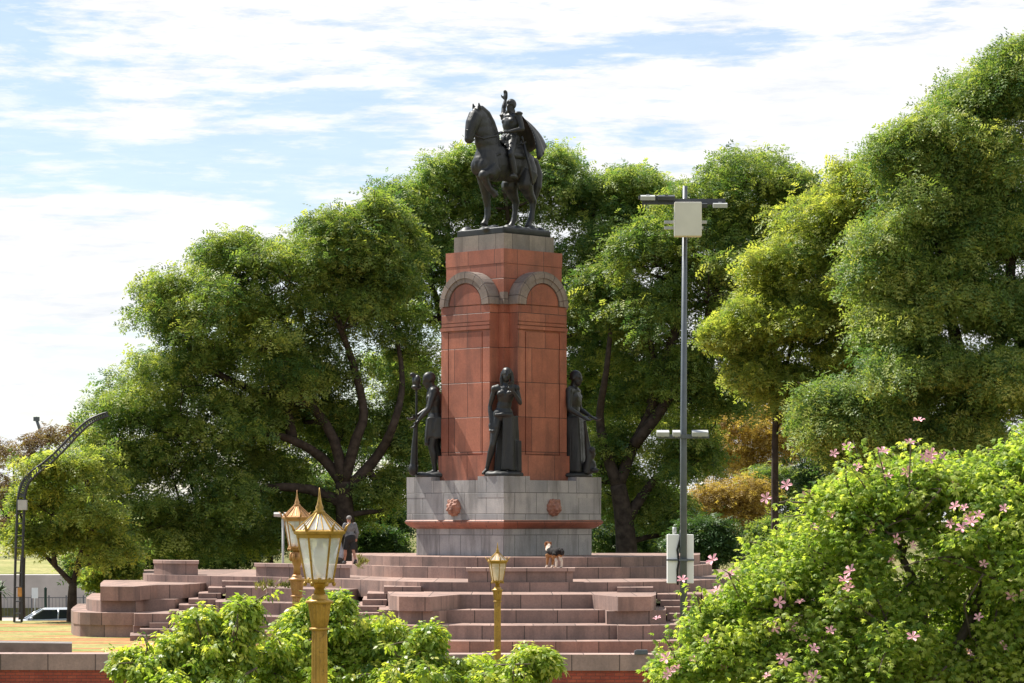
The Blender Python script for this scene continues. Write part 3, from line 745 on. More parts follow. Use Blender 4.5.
def head(mb, c, face, s, up=(0, 0, 1), hair=None):
    """c centre of the head; height of the head about 0.23*s"""
    f = Vector(face).normalized(); u = Vector(up); u = (u - f * u.dot(f)).normalized(); l = u.cross(f)
    R = Matrix((f, l, u)).transposed(); c = Vector(c); T = lambda x, y, z: c + (f * x + l * y + u * z) * s
    mb.ell(T(-0.01, 0, 0.03), (0.098 * s, 0.076 * s, 0.09 * s), R, 16, 11)
    mb.ell(T(0.03, 0, -0.045), (0.062 * s, 0.056 * s, 0.075 * s), R, 14, 9)
    mb.ell(T(0.072, 0, -0.092), (0.024 * s, 0.026 * s, 0.02 * s), R, 8, 6)           # chin
    mb.tube([T(0.085, 0, 0.012), T(0.108, 0, -0.022), T(0.098, 0, -0.035)], [0.011 * s, 0.016 * s, 0.012 * s], 7)   # nose
    for y in (-1, 1):
        mb.ell(T(0.078, y * 0.032, 0.02), (0.018 * s, 0.024 * s, 0.010 * s), R, 8, 6)   # brow
        mb.ell(T(0.078, y * 0.031, -0.002), (0.012 * s, 0.013 * s, 0.008 * s), R, 8, 6)  # eye
        mb.ell(T(-0.005, y * 0.077, -0.01), (0.018 * s, 0.010 * s, 0.03 * s), R, 8, 6)   # ear
    mb.ell(T(0.088, 0, -0.056), (0.014 * s, 0.024 * s, 0.008 * s), R, 8, 6); mb.ell(T(0.086, 0, -0.07), (0.013 * s, 0.02 * s, 0.007 * s), R, 8, 6)
    return T, R
def human(mb, J, s, female=False, face=(1, 0, 0), hands=True, curl=(0.5, 0.5)):
    """J joints (units of s metres): pelvis, chest, neck, head, shl/elb/wri/hip/kne/ank/toe for l and r"""
    g = lambda k: Vector(J[k]) * s
    pel, che, nek, hed = g('pel'), g('che'), g('nek'), g('hed')
    ax = (g('shl') - g('shr')).normalized(); up = (nek - pel).normalized(); fw = ax.cross(up).normalized()
    R = Matrix((fw, ax, up)).transposed()
    sw = 0.85 if female else 1.0
    mb.ell(pel + up * 0.02 * s, (0.115 * s, (0.17 if female else 0.155) * s, 0.125 * s), R)
    mb.ell(pel.lerp(che, 0.5), (0.10 * s, (0.125 if female else 0.14) * s, 0.16 * s), R)
    mb.ell(che, (0.125 * s, 0.165 * sw * s, 0.17 * s), R)
    mb.ell(che + up * 0.10 * s, (0.095 * s, 0.175 * sw * s, 0.085 * s), R)
    for y in (-1, 1):
        mb.ell(che + fw * (0.09 if female else 0.075) * s + ax * y * 0.072 * s + up * 0.035 * s, ((0.06 if female else 0.045) * s, 0.065 * s, 0.055 * s), R)
        mb.ell(pel - fw * 0.07 * s + ax * y * 0.07 * s - up * 0.04 * s, (0.075 * s, 0.08 * s, 0.095 * s), R)
    mb.tube([che + up * 0.12 * s, nek, hed - up * 0.02 * s], [0.08 * s, 0.056 * s, 0.052 * s], 10)
    mb.tube([che + up * 0.13 * s, nek + up * 0.01 * s], [0.115 * s, 0.06 * s], 10)
    head(mb, hed, face, s, up if abs(Vector(face).normalized().dot(up)) < 0.7 else (0, 0, 1))
    for q, cu in (('l', curl[0]), ('r', curl[1])):
        sh, el, wr = g('sh' + q), g('el' + q), g('wr' + q)
        mb.ell(sh, (0.062 * s, 0.062 * s, 0.062 * s))
        mb.tube([che.lerp(sh, 0.55) + up * 0.07 * s, sh], [0.07 * s, 0.06 * s], 9)
        mb.tube([sh, sh.lerp(el, 0.4), el], [0.056 * s * sw, 0.053 * s * sw, 0.04 * s * sw], 10)
        mb.ell(el, (0.041 * s * sw,) * 3, None, 8, 6)
        mb.tube([el, el.lerp(wr, 0.3), wr], [0.041 * s * sw, 0.043 * s * sw, 0.027 * s], 10)
        if hands:
            dv = (wr - el).normalized(); dd = Vector(J.get('hd' + q, dv)); nn = Vector(J.get('hn' + q, fw))
            hand(mb, wr, dd, nn, s * 1.08, cu)
        hp, kn, an, to = g('hi' + q), g('kn' + q), g('an' + q), g('to' + q)
        mb.tube([hp + up * 0.03 * s, hp.lerp(kn, 0.3), hp.lerp(kn, 0.8), kn], [0.085 * s, 0.088 * s, 0.062 * s, 0.055 * s], 12)
        mb.ell(kn, (0.056 * s,) * 3, None, 9, 7)
        cf = (kn.lerp(an, 0.33) - fw * 0.012 * s)
        mb.tube([kn, cf, kn.lerp(an, 0.75), an], [0.053 * s, 0.057 * s, 0.037 * s, 0.034 * s], 11)
        fd = (to - an); fd.z = 0
        mb.tube([an - fd * 0.28 - Vector((0, 0, 0.035 * s)), an + fd * 0.35 - Vector((0, 0, 0.03 * s)), to], [0.034 * s, 0.04 * s, 0.026 * s], 9)
        mb.ell(an - fd * 0.25 - Vector((0, 0, 0.045 * s)), (0.034 * s,) * 3, None, 8, 6)

def stand(**kw):
    J = dict(pel=(0, 0, .95), che=(0, 0, 1.27), nek=(0, 0, 1.48), hed=(0.02, 0, 1.62),
             shl=(0, .19, 1.41), ell=(-.02, .25, 1.12), wrl=(.05, .27, .87), shr=(0, -.19, 1.41), elr=(-.02, -.25, 1.12), wrr=(.05, -.27, .87),
             hil=(0, .09, .9), knl=(.02, .10, .49), anl=(-.02, .10, .08), tol=(.13, .13, .03), hir=(0, -.09, .9), knr=(.02, -.10, .49), anr=(-.02, -.10, .08), tor=(.13, -.13, .03))
    J.update(kw); return J
def folds(mb, x0, x1, y0, y1, ztop, zbot, n, r, flare, rng):
    """hanging cloth: a row of vertical rounded folds"""
    for i in range(n):
        u = i / max(1, n - 1); a = Vector((x0 + (x1 - x0) * u, y0 + (y1 - y0) * u, ztop + rng.uniform(-.03, .03)))
        b = Vector((a.x + flare[0] * (0.6 + .4 * u), a.y + flare[1] * (u - 0.5) * 2, zbot + rng.uniform(-.04, .04)))
        m_ = a.lerp(b, 0.5) + Vector((rng.uniform(-.02, .02), rng.uniform(-.02, .02), 0))
        mb.tube([a, m_, b], [r * .8, r * rng.uniform(.85, 1.15), r * 1.15], 8)
rng = np.random.default_rng(5)
ST = 2.28   # statue scale
PZ = 6.58
def corner_pos(cx, cy):   # monument-local corner -> world
    v = Matrix.Rotation(PI / 4, 3, 'Z') @ Vector((cx, cy, 0)); return (P(504, 120)[0] + v.x, 120 + v.y)
cpos = 2.12
STATG = 'bronze statues at the pedestal corners'
def plinth(root):
    mb = MB(); mb.lathe([(0.72, 0), (0.74, 0.06), (0.70, 0.13), (0.55, 0.17)], 16)
    for i in range(9):
        a = rng.uniform(0, 6.28); mb.ell((0.5 * math.cos(a), 0.5 * math.sin(a), 0.12), (0.2, 0.17, 0.08))
    remesh(mb, 'plinth', M['bronze'], root, 0.04, 2)
# left: standing man in profile leaning on a tall post
x, y = corner_pos(-cpos, cpos)
r = thing('bronze_statue', 'dark bronze man in a loincloth leaning on a club, left of the red pedestal', 'statue', (x + 0.1, y - 0.1, PZ), PI * 1.02, STATG)
plinth(r); mb = MB()
J = stand(pel=(-.02, 0, .95), che=(.0, 0, 1.27), nek=(.04, 0, 1.48), hed=(.085, 0, 1.60), shl=(.02, .2, 1.40), ell=(.10, .27, 1.12), wrl=(.27, .24, .93), shr=(.02, -.2, 1.40), elr=(.10, -.28, 1.12), wrr=(.27, -.24, 1.02),
          knl=(.05, .11, .5), anl=(-.01, .11, .1), tol=(.15, .14, .05), knr=(-.04, -.1, .5), anr=(-.12, -.11, .1), tor=(.03, -.14, .05), hdl=(.5, 0, -.8), hdr=(.7, .1, -.4))
human(mb, {k: (tuple(c / 1.13 for c in v) if k[:2] not in ('hd', 'hn') else v) for k, v in J.items()}, ST * 1.13, False, (1, 0, -0.35)); remesh(mb, 'figure', M['bronze'], r, 0.033, 3)
mb = MB(); mb.ell((-0.0, 0, 1.42 * ST - 1.05), (0.3, 0.4, 0.1)); folds(mb, -.22, .2, -.34, -.34, 2.25, 1.35, 6, .085, (0, 0), rng); folds(mb, -.22, .22, .34, .34, 2.25, 1.45, 6, .085, (0, 0), rng)
folds(mb, .24, .24, -.3, .3, 2.2, 1.2, 7, .08, (.05, .02), rng); folds(mb, -.3, -.3, -.3, .3, 2.25, .35, 7, .1, (-.12, .05), rng)
remesh(mb, 'loincloth', M['bronze'], r, 0.04, 2)
mb = MB(); mb.tube([(.80, .3, .1), (.76, .34, 1.1), (.70, .42, 2.0)], [.15, .12, .075], 10); mb.ell((.8, .3, .3), (.19, .19, .26)); remesh(mb, 'club', M['bronze'], r, 0.035, 2)
mb = MB(); mb.tube([(.66, -.42, .1), (.66, -.42, 3.6)], [.06, .05], 10); mb.ell((.66, -.42, 3.62), (.17, .17, .22)); mb.ell((.62, -.25, 3.66), (.12, .16, .2)); mb.ell((.7, -.6, 3.66), (.12, .16, .2)); mb.ell((.8, -.44, 3.86), (.12, .08, .09)); mb.ell((.66, -.42, 3.40), (.2, .2, .1)); remesh(mb, 'staff', M['bronze'], r, 0.03, 1)
# centre: woman seen from the front
x, y = corner_pos(-cpos, -cpos)
r = thing('bronze_statue', 'dark bronze long-haired woman with a draped leg, at the front corner', 'statue', (x, y, PZ), -PI / 2 - 0.12, STATG)
plinth(r); mb = MB()
J = stand(pel=(0, -.02, .98), che=(-.01, .03, 1.29), nek=(.0, .03, 1.49), hed=(.03, .05, 1.63), shl=(0, .2, 1.41), ell=(.03, .27, 1.17), wrl=(.16, .17, 1.36), shr=(0, -.15, 1.40), elr=(-.03, -.23, 1.12), wrr=(.06, -.2, .86),
          hir=(0, -.1, .92), knr=(.08, -.17, .5), anr=(.0, -.28, .1), tor=(.14, -.32, .04), hil=(0, .08, .92), knl=(.06, .09, .5), anl=(.0, .08, .1), tol=(.14, .1, .05), hdl=(0, -.3, .9), hdr=(0.2, .1, -.9))
human(mb, J, ST, True, (1, 0.25, -0.05)); remesh(mb, 'figure', M['bronze'], r, 0.032, 2)
mb = MB(); hc = Vector((.03, .05, 1.63)) * ST
mb.ell(hc + Vector((-.06, 0, .1)), (.22, .19, .18))
for s_ in (-1, 1):
    for k in range(3): mb.tube([hc + Vector((-.05 - .05 * k, s_ * .15, .1)), hc + Vector((-.04 - .06 * k, s_ * .19, -.15)), hc + Vector((-.02 - .08 * k, s_ * .19, -.42)), hc + Vector((.05 - .1 * k, s_ * .2, -.7))], [.075, .08, .065, .03], 8)
remesh(mb, 'hair', M['bronze'], r, 0.03, 2)
mb = MB(); mb.tube([(.27, -.3, 2.22), (.3, .0, 2.25), (.2, .36, 2.25)], [.07, .08, .07], 8)
folds(mb, .22, .20, .04, .32, 2.2, .2, 5, .075, (.06, .03), rng); folds(mb, .18, -.2, .33, .36, 2.2, .2, 5, .08, (-.02, .02), rng); folds(mb, -.26, -.26, -.2, .42, 2.2, .2, 7, .1, (-.05, .1), rng)
mb.tube([(-.15, .52, .15), (-.15, .52, 1.3)], [.13, .12], 10)
remesh(mb, 'drapery', M['bronze'], r, 0.035, 1)
# right: man seen in profile looking right
x, y = corner_pos(cpos, -cpos)
r = thing('bronze_statue', 'dark bronze bare-chested man with a robe, right of the red pedestal', 'statue', (x - 0.12, y - 0.1, PZ), -0.35, STATG)
plinth(r); mb = MB()
J = stand(che=(0, 0, 1.28), hed=(.05, 0, 1.63), shr=(.0, -.2, 1.41), elr=(.02, -.27, 1.12), wrr=(.25, -.26, .98), shl=(0, .2, 1.41), ell=(.02, .27, 1.13), wrl=(.24, .2, 1.0), hdr=(.8, .1, -.4), hdl=(.8, 0, -.4))
human(mb, {k: (tuple(c / 1.1 for c in v) if k[:2] not in ('hd', 'hn') else v) for k, v in J.items()}, ST * 1.1, False, (1, -.2, -0.1)); remesh(mb, 'figure', M['bronze'], r, 0.033, 3)
mb = MB(); mb.ell((-.02, 0, 2.2), (.33, .42, .12)); folds(mb, -.3, .3, -.36, -.36, 2.25, .2, 8, .095, (0, -.02), rng); folds(mb, .3, .3, -.32, .32, 2.2, .2, 7, .09, (.1, .05), rng)
folds(mb, -.3, -.3, -.32, .32, 2.9, .2, 7, .1, (-.08, .05), rng); folds(mb, -.3, .3, .36, .36, 2.25, .2, 7, .095, (0, .02), rng)
remesh(mb, 'robe', M['bronze'], r, 0.038, 1)
mb = MB(); mb.tube([(.62, -.2, .15), (.72, -.25, .7), (.66, -.3, 1.3), (.62, -.5, 2.1)], [.2, .15, .1, .05], 9); mb.ell((.75, -.2, .85), (.2, .17, .22)); mb.ell((.86, -.3, 1.0), (.12, .12, .13)); mb.ell((.7, -.15, .4), (.26, .22, .3)); mb.ell((.95, -.3, .25), (.17, .12, .1))
remesh(mb, 'tree_stump', M['bronze'], r, 0.035, 2)

# ------------------------------------------------------------------ equestrian statue
HZ = 17.02
for o_ in list(bpy.data.objects):
    if o_.name.startswith('bronze_statue'): o_.scale = (1.11,) * 3
eq = thing('equestrian_statue', 'bronze rider in a cape with raised arm on a horse lifting one foreleg', 'statue', (*P(504, 120), 16.563), -3 * PI / 4)
dz = HZ - 16.563
V3 = lambda x, y, z: Vector((x, y, z + dz))
mb = MB()
mb.prism([(-1.75, -1.22), (1.75, -1.22), (1.75, 1.22), (-1.75, 1.22)][:0] or [(-1.40, -1.38), (1.40, -1.38), (1.40, 1.38), (-1.40, 1.38)], 0, 0.28)
for i in range(26):
    a, b = rng.uniform(-1.2, 1.2), rng.uniform(-1.15, 1.15); mb.ell((a, b, 0.24), (rng.uniform(.2, .45), rng.uniform(.2, .4), rng.uniform(.12, .30)))
remesh(mb, 'rocky_base', M['bronze'], eq, 0.05, 2)
eq.children[0].rotation_euler = (0, 0, 0)
mb = MB()
# trunk
for (x, z, rx, ry, rz) in ((1.0, 2.62, .62, .50, .72), (.45, 2.62, .75, .56, .80), (-.2, 2.66, .8, .56, .78), (-.85, 2.68, .72, .55, .74), (-1.15, 2.62, .5, .5, .66), (1.32, 2.5, .36, .40, .48)):
    mb.ell(V3(x, 0, z), (rx, ry, rz))
for s_ in (-1, 1):
    mb.ell(V3(-1.12, s_ * .27, 2.4), (.48, .32, .68), Matrix.Rotation(.25, 3, 'Y')); mb.ell(V3(.95, s_ * .30, 2.4), (.42, .26, .62)); mb.ell(V3(1.42, s_ * .2, 2.4), (.24, .23, .36))
# neck, strongly arched
for i, (x, z, ry, rr) in enumerate(((.85, 3.0, .40, .70), (1.0, 3.4, .36, .66), (1.14, 3.78, .32, .62), (1.28, 4.12, .28, .54), (1.40, 4.38, .25, .44), (1.52, 4.52, .22, .34))):
    mb.ell(V3(x, 0, z), (rr, ry, rr * .8), Matrix.Rotation(-.35 + .02 * i, 3, 'Y'))
mb.tube([V3(.42, 0, 3.35), V3(.52, 0, 3.8), V3(.74, 0, 4.25), V3(1.0, 0, 4.6), V3(1.32, 0, 4.78), V3(1.62, 0, 4.76)], [.17, .17, .17, .16, .15, .11], 9)   # mane crest
# head
mb.tube([V3(1.5, 0, 4.55), V3(1.66, 0, 4.42), V3(1.84, 0, 4.1), V3(1.97, 0, 3.75), V3(2.02, 0, 3.5)], [.24, .32, .30, .23, .20], 12)
mb.ell(V3(1.62, 0, 4.22), (.33, .22, .36)); mb.ell(V3(2.02, 0, 3.46), (.22, .19, .19)); mb.ell(V3(1.9, 0, 3.42), (.12, .11, .09))
for s_ in (-1, 1):
    mb.ell(V3(1.84, s_ * .23, 4.27), (.1, .07, .07)); mb.ell(V3(2.10, s_ * .1, 3.52), (.06, .04, .06))
    mb.tube([V3(1.55, s_ * .12, 4.62), V3(1.58, s_ * .17, 4.80), V3(1.66, s_ * .17, 5.02)], [.09, .085, .02], 8)
mb.tube([V3(1.66, 0, 4.72), V3(1.8, 0, 4.55), V3(1.86, 0, 4.38)], [.09, .08, .03], 8)   # forelock
# legs
def leg(pts, rad): mb.tube([V3(*p) for p in pts], rad, 11); [mb.ell(V3(*p), (r * 1.06,) * 3, None, 9, 7) for p, r in list(zip(pts, rad))[1:-1]]
def hoof(x, y, z, a=0):
    mb.tube([V3(x, y, z + .02), V3(x + .10 * math.cos(a), y, z - .17 - .1 * math.sin(a) * 0)], [.115, .17], 12)
leg([(.95, .36, 2.3), (1.2, .38, 2.08), (1.56, .38, 1.98), (1.44, .38, 1.72), (1.22, .38, 1.45), (1.08, .38, 1.38)], [.36, .29, .21, .155, .13, .135]); mb.tube([V3(1.12, .38, 1.42), V3(.96, .38, 1.30), V3(.86, .38, 1.16)], [.12, .14, .155], 11)
leg([(.9, -.34, 2.3), (.78, -.36, 1.85), (.68, -.35, 1.22), (.62, -.35, .8), (.62, -.35, .42), (.70, -.35, .25)], [.36, .28, .19, .13, .135, .125]); hoof(.73, -.35, .19)
for s_, x0 in ((1, -.02), (-1, .28)):
    leg([(-1.05 + x0 * .3, s_ * .34, 2.3), (-.85 + x0 * .5, s_ * .38, 1.8), (-1.08 + x0 * .7, s_ * .37, 1.42), (-1.34 + x0, s_ * .36, 1.12), (-1.30 + x0, s_ * .36, .75), (-1.24 + x0, s_ * .36, .42), (-1.15 + x0, s_ * .36, .25)], [.46, .34, .23, .165, .115, .125, .115]); hoof(-1.12 + x0, s_ * .36, .19)
# tail
mb.tube([V3(-1.5, 0, 3.0), V3(-1.78, 0, 2.85), V3(-1.95, .02, 2.35), V3(-1.92, .03, 1.8), V3(-1.8, .03, 1.25)], [.15, .2, .24, .22, .08], 10)
remesh(mb, 'horse', M['bronze'], eq, 0.038, 2)
# bridle, reins, saddle cloth
mb = MB()
mb.tube([V3(2.0, .17, 3.62), V3(1.5, .32, 3.5), V3(.8, .36, 3.68), V3(.25, .2, 3.92)], .035, 6); mb.tube([V3(2.0, -.17, 3.62), V3(1.5, -.32, 3.5), V3(.8, -.36, 3.68), V3(.25, .12, 3.92)], .035, 6)
for z, r0 in ((3.72, .21), (4.28, .29)):
    x = 1.96 if z < 4 else 1.72
    mb.tube([V3(x + r0 * math.cos(a) * 1.0, r0 * .82 * math.sin(a), z + .1 * math.cos(a)) for a in [2 * PI * i / 14 for i in range(15)]], .03, 6)
for s_ in (-1, 1): mb.tube([V3(1.62, s_ * .2, 4.6), V3(1.8, s_ * .235, 4.2), V3(1.98, s_ * .18, 3.68)], .028, 6)
mb.tube([V3(.7, s * .50, 2.95 - .2 * (1 - abs(s))) + Vector((.65 * (1 - abs(s) ** 2), 0, -.25 * (1 - abs(s)))) for s in [-1, -.7, -.35, 0, .35, .7, 1]], .05, 6)
mb.build('bridle', M['bronze'], eq)
mb = MB()
for i in range(9):
    a = -1.25 + 2.5 * i / 8; mb.ell(V3(-.3, .56 * math.sin(a), 2.70 + .8 * math.cos(a)), (.62, .16, .12), Matrix.Rotation(-a, 3, 'X'))
mb.ell(V3(-.75, 0, 3.55), (.16, .36, .16)); mb.ell(V3(.22, 0, 3.52), (.12, .22, .14))
remesh(mb, 'saddle', M['bronze'], eq, 0.04, 2)
# rider (built in metres times RS, seated)
RS = 1.0
mb = MB(); k = 2.5
def R3(x, y, z): return (x / k, y / k, (z + dz) / k)
J = dict(pel=R3(-.35, 0, 3.62), che=R3(-.40, 0, 4.32), nek=R3(-.42, 0, 4.75), hed=R3(-.42, 0, 5.08), shl=R3(-.42, .44, 4.60), ell=R3(-.42, .66, 4.05), wrl=R3(.05, .34, 3.92),
         shr=R3(-.42, -.42, 4.62), elr=R3(-.50, -.52, 5.02), wrr=R3(-.60, -.52, 5.38), hil=R3(-.3, .22, 3.55), knl=R3(.22, .60, 2.95), anl=R3(.02, .66, 2.12), tol=R3(.36, .70, 2.02),
         hir=R3(-.3, -.22, 3.55), knr=R3(.22, -.60, 2.95), anr=R3(.02, -.66, 2.12), tor=R3(.36, -.70, 2.02), hdl=(.8, -.5, 0), hdr=(0, .05, 1), hnl=(0, -.3, -.9), hnr=(1, 0, 0))
human(mb, J, k, False, (1, .15, 0.02), True, (1.0, 0.15))
mb.tube([V3(-.4, .13, 4.85), V3(-.4, -.13, 4.85), V3(-.4, -.13, 4.86)], [.16, .16, .16], 10)
for s_ in (-1, 1):
    mb.ell(V3(-.42, s_ * .44, 4.72), (.2, .17, .09))     # epaulettes
    mb.tube([V3(.16, s_ * .61, 2.75), V3(.08, s_ * .64, 2.4), V3(.02, s_ * .66, 2.15)], [.155, .14, .115], 10)   # boots
for i in range(12):
    a = 2 * PI * i / 12; mb.ell(V3(-.36 + .3 * math.cos(a) - (.0), .33 * math.sin(a), 3.62 + .02), (.1, .1, .22))  # coat skirt
hh = V3(-.42, 0, 5.19); mb.ell(hh, (.2, .17, .13))
for i in range(7): a = i * .9; mb.ell(hh + Vector((.13 * math.cos(a) + .04, .12 * math.sin(a), .04)), (.075, .07, .07))
remesh(mb, 'rider', M['bronze'], eq, 0.03, 2)
# cape: a thick folded sheet from the shoulders to beyond the croup
mb = MB(); nu, nv = 22, 16; top = []; 
def cape(u, v):
    s_ = (u - .5) * 2; q = 1 - s_ * s_
    top_ = Vector((-.50 - .10 * q, .50 * s_, 4.74 - .06 * abs(s_)))
    hem = Vector((-1.0 - 1.05 * q ** .7, .80 * s_ + .1, 2.95 + .68 * q ** .6))
    p = top_.lerp(hem, v) + Vector((-.20 * math.sin(PI * v), 0, .10 * math.sin(PI * v)))
    fo = .045 * (0.2 + v) * math.sin(u * 26 + v * 2.0)
    return V3(p.x - fo, p.y + fo * .3, p.z + fo * .5 + .08 * v * v * math.sin(s_ * 4 + 1))
vs = [cape(i / nu, j / nv) for j in range(nv + 1) for i in range(nu + 1)]
vs2 = [v + Vector((-.13, 0, -.09)) for v in vs]; n1_ = len(vs); w1 = nu + 1
fs = [[j * w1 + i, j * w1 + i + 1, (j + 1) * w1 + i + 1, (j + 1) * w1 + i] for j in range(nv) for i in range(nu)]
fs2 = [[n1_ + q for q in f[::-1]] for f in fs]
edge = [i for i in range(w1)] + [j * w1 + nu for j in range(1, nv + 1)] + [nv * w1 + i for i in range(nu - 1, -1, -1)] + [j * w1 for j in range(nv - 1, 0, -1)]
side = [[edge[i], n1_ + edge[i], n1_ + edge[(i + 1) % len(edge)], edge[(i + 1) % len(edge)]] for i in range(len(edge))]
mb.add(vs + vs2, fs + fs2 + side)
mb.sm = [True] * len(mb.sm); mb.build('cape', M['bronze'], eq)
mb = MB(); mb.tube([V3(-.5, .66, 3.45), V3(-.75, .76, 2.5), V3(-.92, .78, 1.75)], [.06, .055, .03], 8); mb.tube([V3(-.5, .66, 3.45), V3(-.42, .64, 3.75)], [.04, .04], 8); mb.tube([V3(-.38, .66, 3.42), V3(-.62, .66, 3.52)], [.04, .04], 8)
mb.build('sword', M['bronze'], eq)

# ------------------------------------------------------------------ pedestrian and dog
skin = mat_plain('skin', (0.42, 0.20, 0.13), 0.55, 0, 0.1); jack = mat_plain('grey_jacket', (0.15, 0.155, 0.165), 0.85, 0, 0.3, 12.0); shorts = mat_plain('black_shorts', (0.014, 0.014, 0.016), 0.85)
hairm = mat_plain('grey_cap', (0.17, 0.16, 0.15), 0.8); shoe = mat_plain('dark_shoe', (0.03, 0.028, 0.03), 0.7); bagm = mat_plain('grey_bag', (0.27, 0.28, 0.32), 0.5, 0, 0.3, 5.0)
py_, pz_ = 114.7, 3.03
r = thing('person', 'person in grey jacket and black shorts walking away with a bag', 'person', (*P(350, py_), pz_), PI * 0.68)
mb = MB(); s = 1.12
J = stand(che=(.03, 0, 1.27), nek=(.05, 0, 1.48), hed=(.08, 0, 1.61), knl=(.16, .1, .52), anl=(.20, .1, .1), tol=(.35, .11, .05), knr=(-.06, -.1, .5), anr=(-.22, -.1, .14), tor=(-.07, -.12, .03),
          shl=(.02, .19, 1.40), ell=(.04, .27, 1.13), wrl=(.14, .31, .92), elr=(-.06, -.26, 1.13), wrr=(.06, -.29, .92))
human(mb, J, s, False, (1, 0, -.1)); remesh(mb, 'body', skin, r, 0.016, 2)
g = lambda k_: Vector(J[k_]) * s
mb = MB(); mb.ell(g('che') + Vector((0, 0, .02)), (.16 * s, .205 * s, .21 * s)); mb.ell(g('pel') + Vector((0, 0, .09)), (.155 * s, .20 * s, .17 * s)); mb.ell(g('che') + Vector((0, 0, .12)), (.12 * s, .2 * s, .1 * s)); mb.tube([g('nek') - Vector((0, 0, .08)), g('nek')], [.1, .075], 10)
for q in 'lr': mb.tube([g('sh' + q), g('el' + q), g('wr' + q)], [.085 * s, .068 * s, .05 * s], 10); mb.ell(g('sh' + q), (.085 * s,) * 3); mb.ell(g('el' + q), (.068 * s,) * 3)
remesh(mb, 'jacket', jack, r, 0.02, 2)
mb = MB()
for q in 'lr': mb.tube([g('hi' + q) + Vector((0, 0, .06)), g('hi' + q).lerp(g('kn' + q), .95)], [.115 * s, .095 * s], 12)
mb.ell(g('pel') + Vector((-.03, 0, -.01)), (.175 * s, .20 * s, .17 * s)); remesh(mb, 'shorts', shorts, r, 0.02, 2)
mb = MB(); mb.ell(g('hed') + Vector((-.02, 0, .05)), (.118 * s, .092 * s, .088 * s)); mb.ell(g('hed') + Vector((.09, 0, .04)), (.075 * s, .07 * s, .016 * s)); remesh(mb, 'cap', hairm, r, 0.014, 1)
for q in 'lr':
    a, b = g('an' + q), g('to' + q); mb = MB(); mb.tube([a + Vector((-.07, 0, -.045)), a.lerp(b, .4) + Vector((0, 0, -.01)), b], [.052, .058, .04], 10); mb.tube([a + Vector((0, 0, -.04)), a + Vector((-.01, 0, .05))], [.055, .052], 10); remesh(mb, 'shoe', shoe, r, 0.014, 1)
# the bag hangs from the left hand
hw = Matrix.Rotation(PI * 0.68, 3, 'Z') @ g('wrl') + Vector((*P(350, py_), pz_))
bag = thing('carrier_bag', 'grey and black carrier bag hanging from the walking person’s hand'.replace('’', "'"), 'bag', (hw.x, hw.y, hw.z - 0.1))
mb = MB(); mb.ell((-.03, -.02, -.45), (.17, .12, .26)); mb.ell((-.06, -.02, -.58), (.2, .14, .2)); mb.tube([(-.02, 0, -.25), (0, 0, -.02)], [.12, .035], 9); remesh(mb, 'sack', bagm, bag, 0.02, 2)
mb = MB(); mb.ell((-.09, -.03, -.72), (.19, .15, .15)); remesh(mb, 'bag_base', M['black'], bag, 0.02, 2)

# dog
dm = bpy.data.materials.new('dog_coat'); t = nt(dm)
at = N(t, 'ShaderNodeAttribute', attribute_name='coat'); tcd = N(t, 'ShaderNodeTexCoord'); f = noise(t, tcd.outputs['Object'], 22, 5, .7)
cc = mixc(t, 0.7, at.outputs['Color'], ramp(t, f, [(.3, (.55, .55, .55)), (.7, (1.35, 1.3, 1.25))]), 'MULTIPLY'); fin(t, cc, .85, 0, f, .2, .5, .02)
dg_ = thing('dog', 'black, tan and white dog standing on the bench block before the monument', 'dog', (*P(554, 106.75), 3.03), PI * 0.70)
mb = MB()
mb.ell((.20, 0, .52), (.20, .135, .17)); mb.ell((0, 0, .53), (.26, .125, .14)); mb.ell((-.22, 0, .54), (.17, .125, .145)); mb.ell((.26, 0, .47), (.13, .11, .14))
mb.tube([(.28, 0, .58), (.37, -.03, .70), (.42, -.05, .76)], [.125, .11, .1], 10)
mb.ell((.46, -.06, .79), (.12, .095, .095)); mb.tube([(.5, -.08, .77), (.63, -.13, .735)], [.062, .042], 9); mb.ell((.635, -.135, .745), (.028, .025, .022))
for s_ in (-1, 1):
    mb.tube([(.42, -.06 + s_ * .075, .84), (.40, -.06 + s_ * .11, .85), (.41, -.06 + s_ * .13, .74)], [.03, .038, .016], 7); mb.ell((.54, -.09 + s_ * .045, .805), (.018, .014, .014))
    x0 = .03 * s_
    mb.tube([(.22 + x0, s_ * .09, .45), (.20 + x0, s_ * .095, .30), (.23 + x0, s_ * .095, .14), (.23 + x0, s_ * .095, .04)], [.085, .055, .038, .036], 9); mb.ell((.26 + x0, s_ * .095, .03), (.06, .042, .034))
    mb.tube([(-.22 + x0, s_ * .08, .5), (-.15 + x0, s_ * .09, .35), (-.29 + x0, s_ * .09, .22), (-.27 + x0, s_ * .09, .04)], [.115, .08, .042, .038], 9); mb.ell((-.24 + x0, s_ * .09, .03), (.06, .042, .034))
mb.tube([(-.36, 0, .58), (-.46, .02, .62), (-.53, .02, .54), (-.55, .02, .42)], [.05, .055, .055, .025], 8)
body = remesh(mb, 'body', dm, dg_, 0.016, 2)
ca = body.data.attributes.new('coat', 'FLOAT_COLOR', 'POINT')
blk, tan, wht, brn = (.022, .02, .02), (.33, .17, .075), (.72, .62, .52), (.23, .095, .04)
cols = []
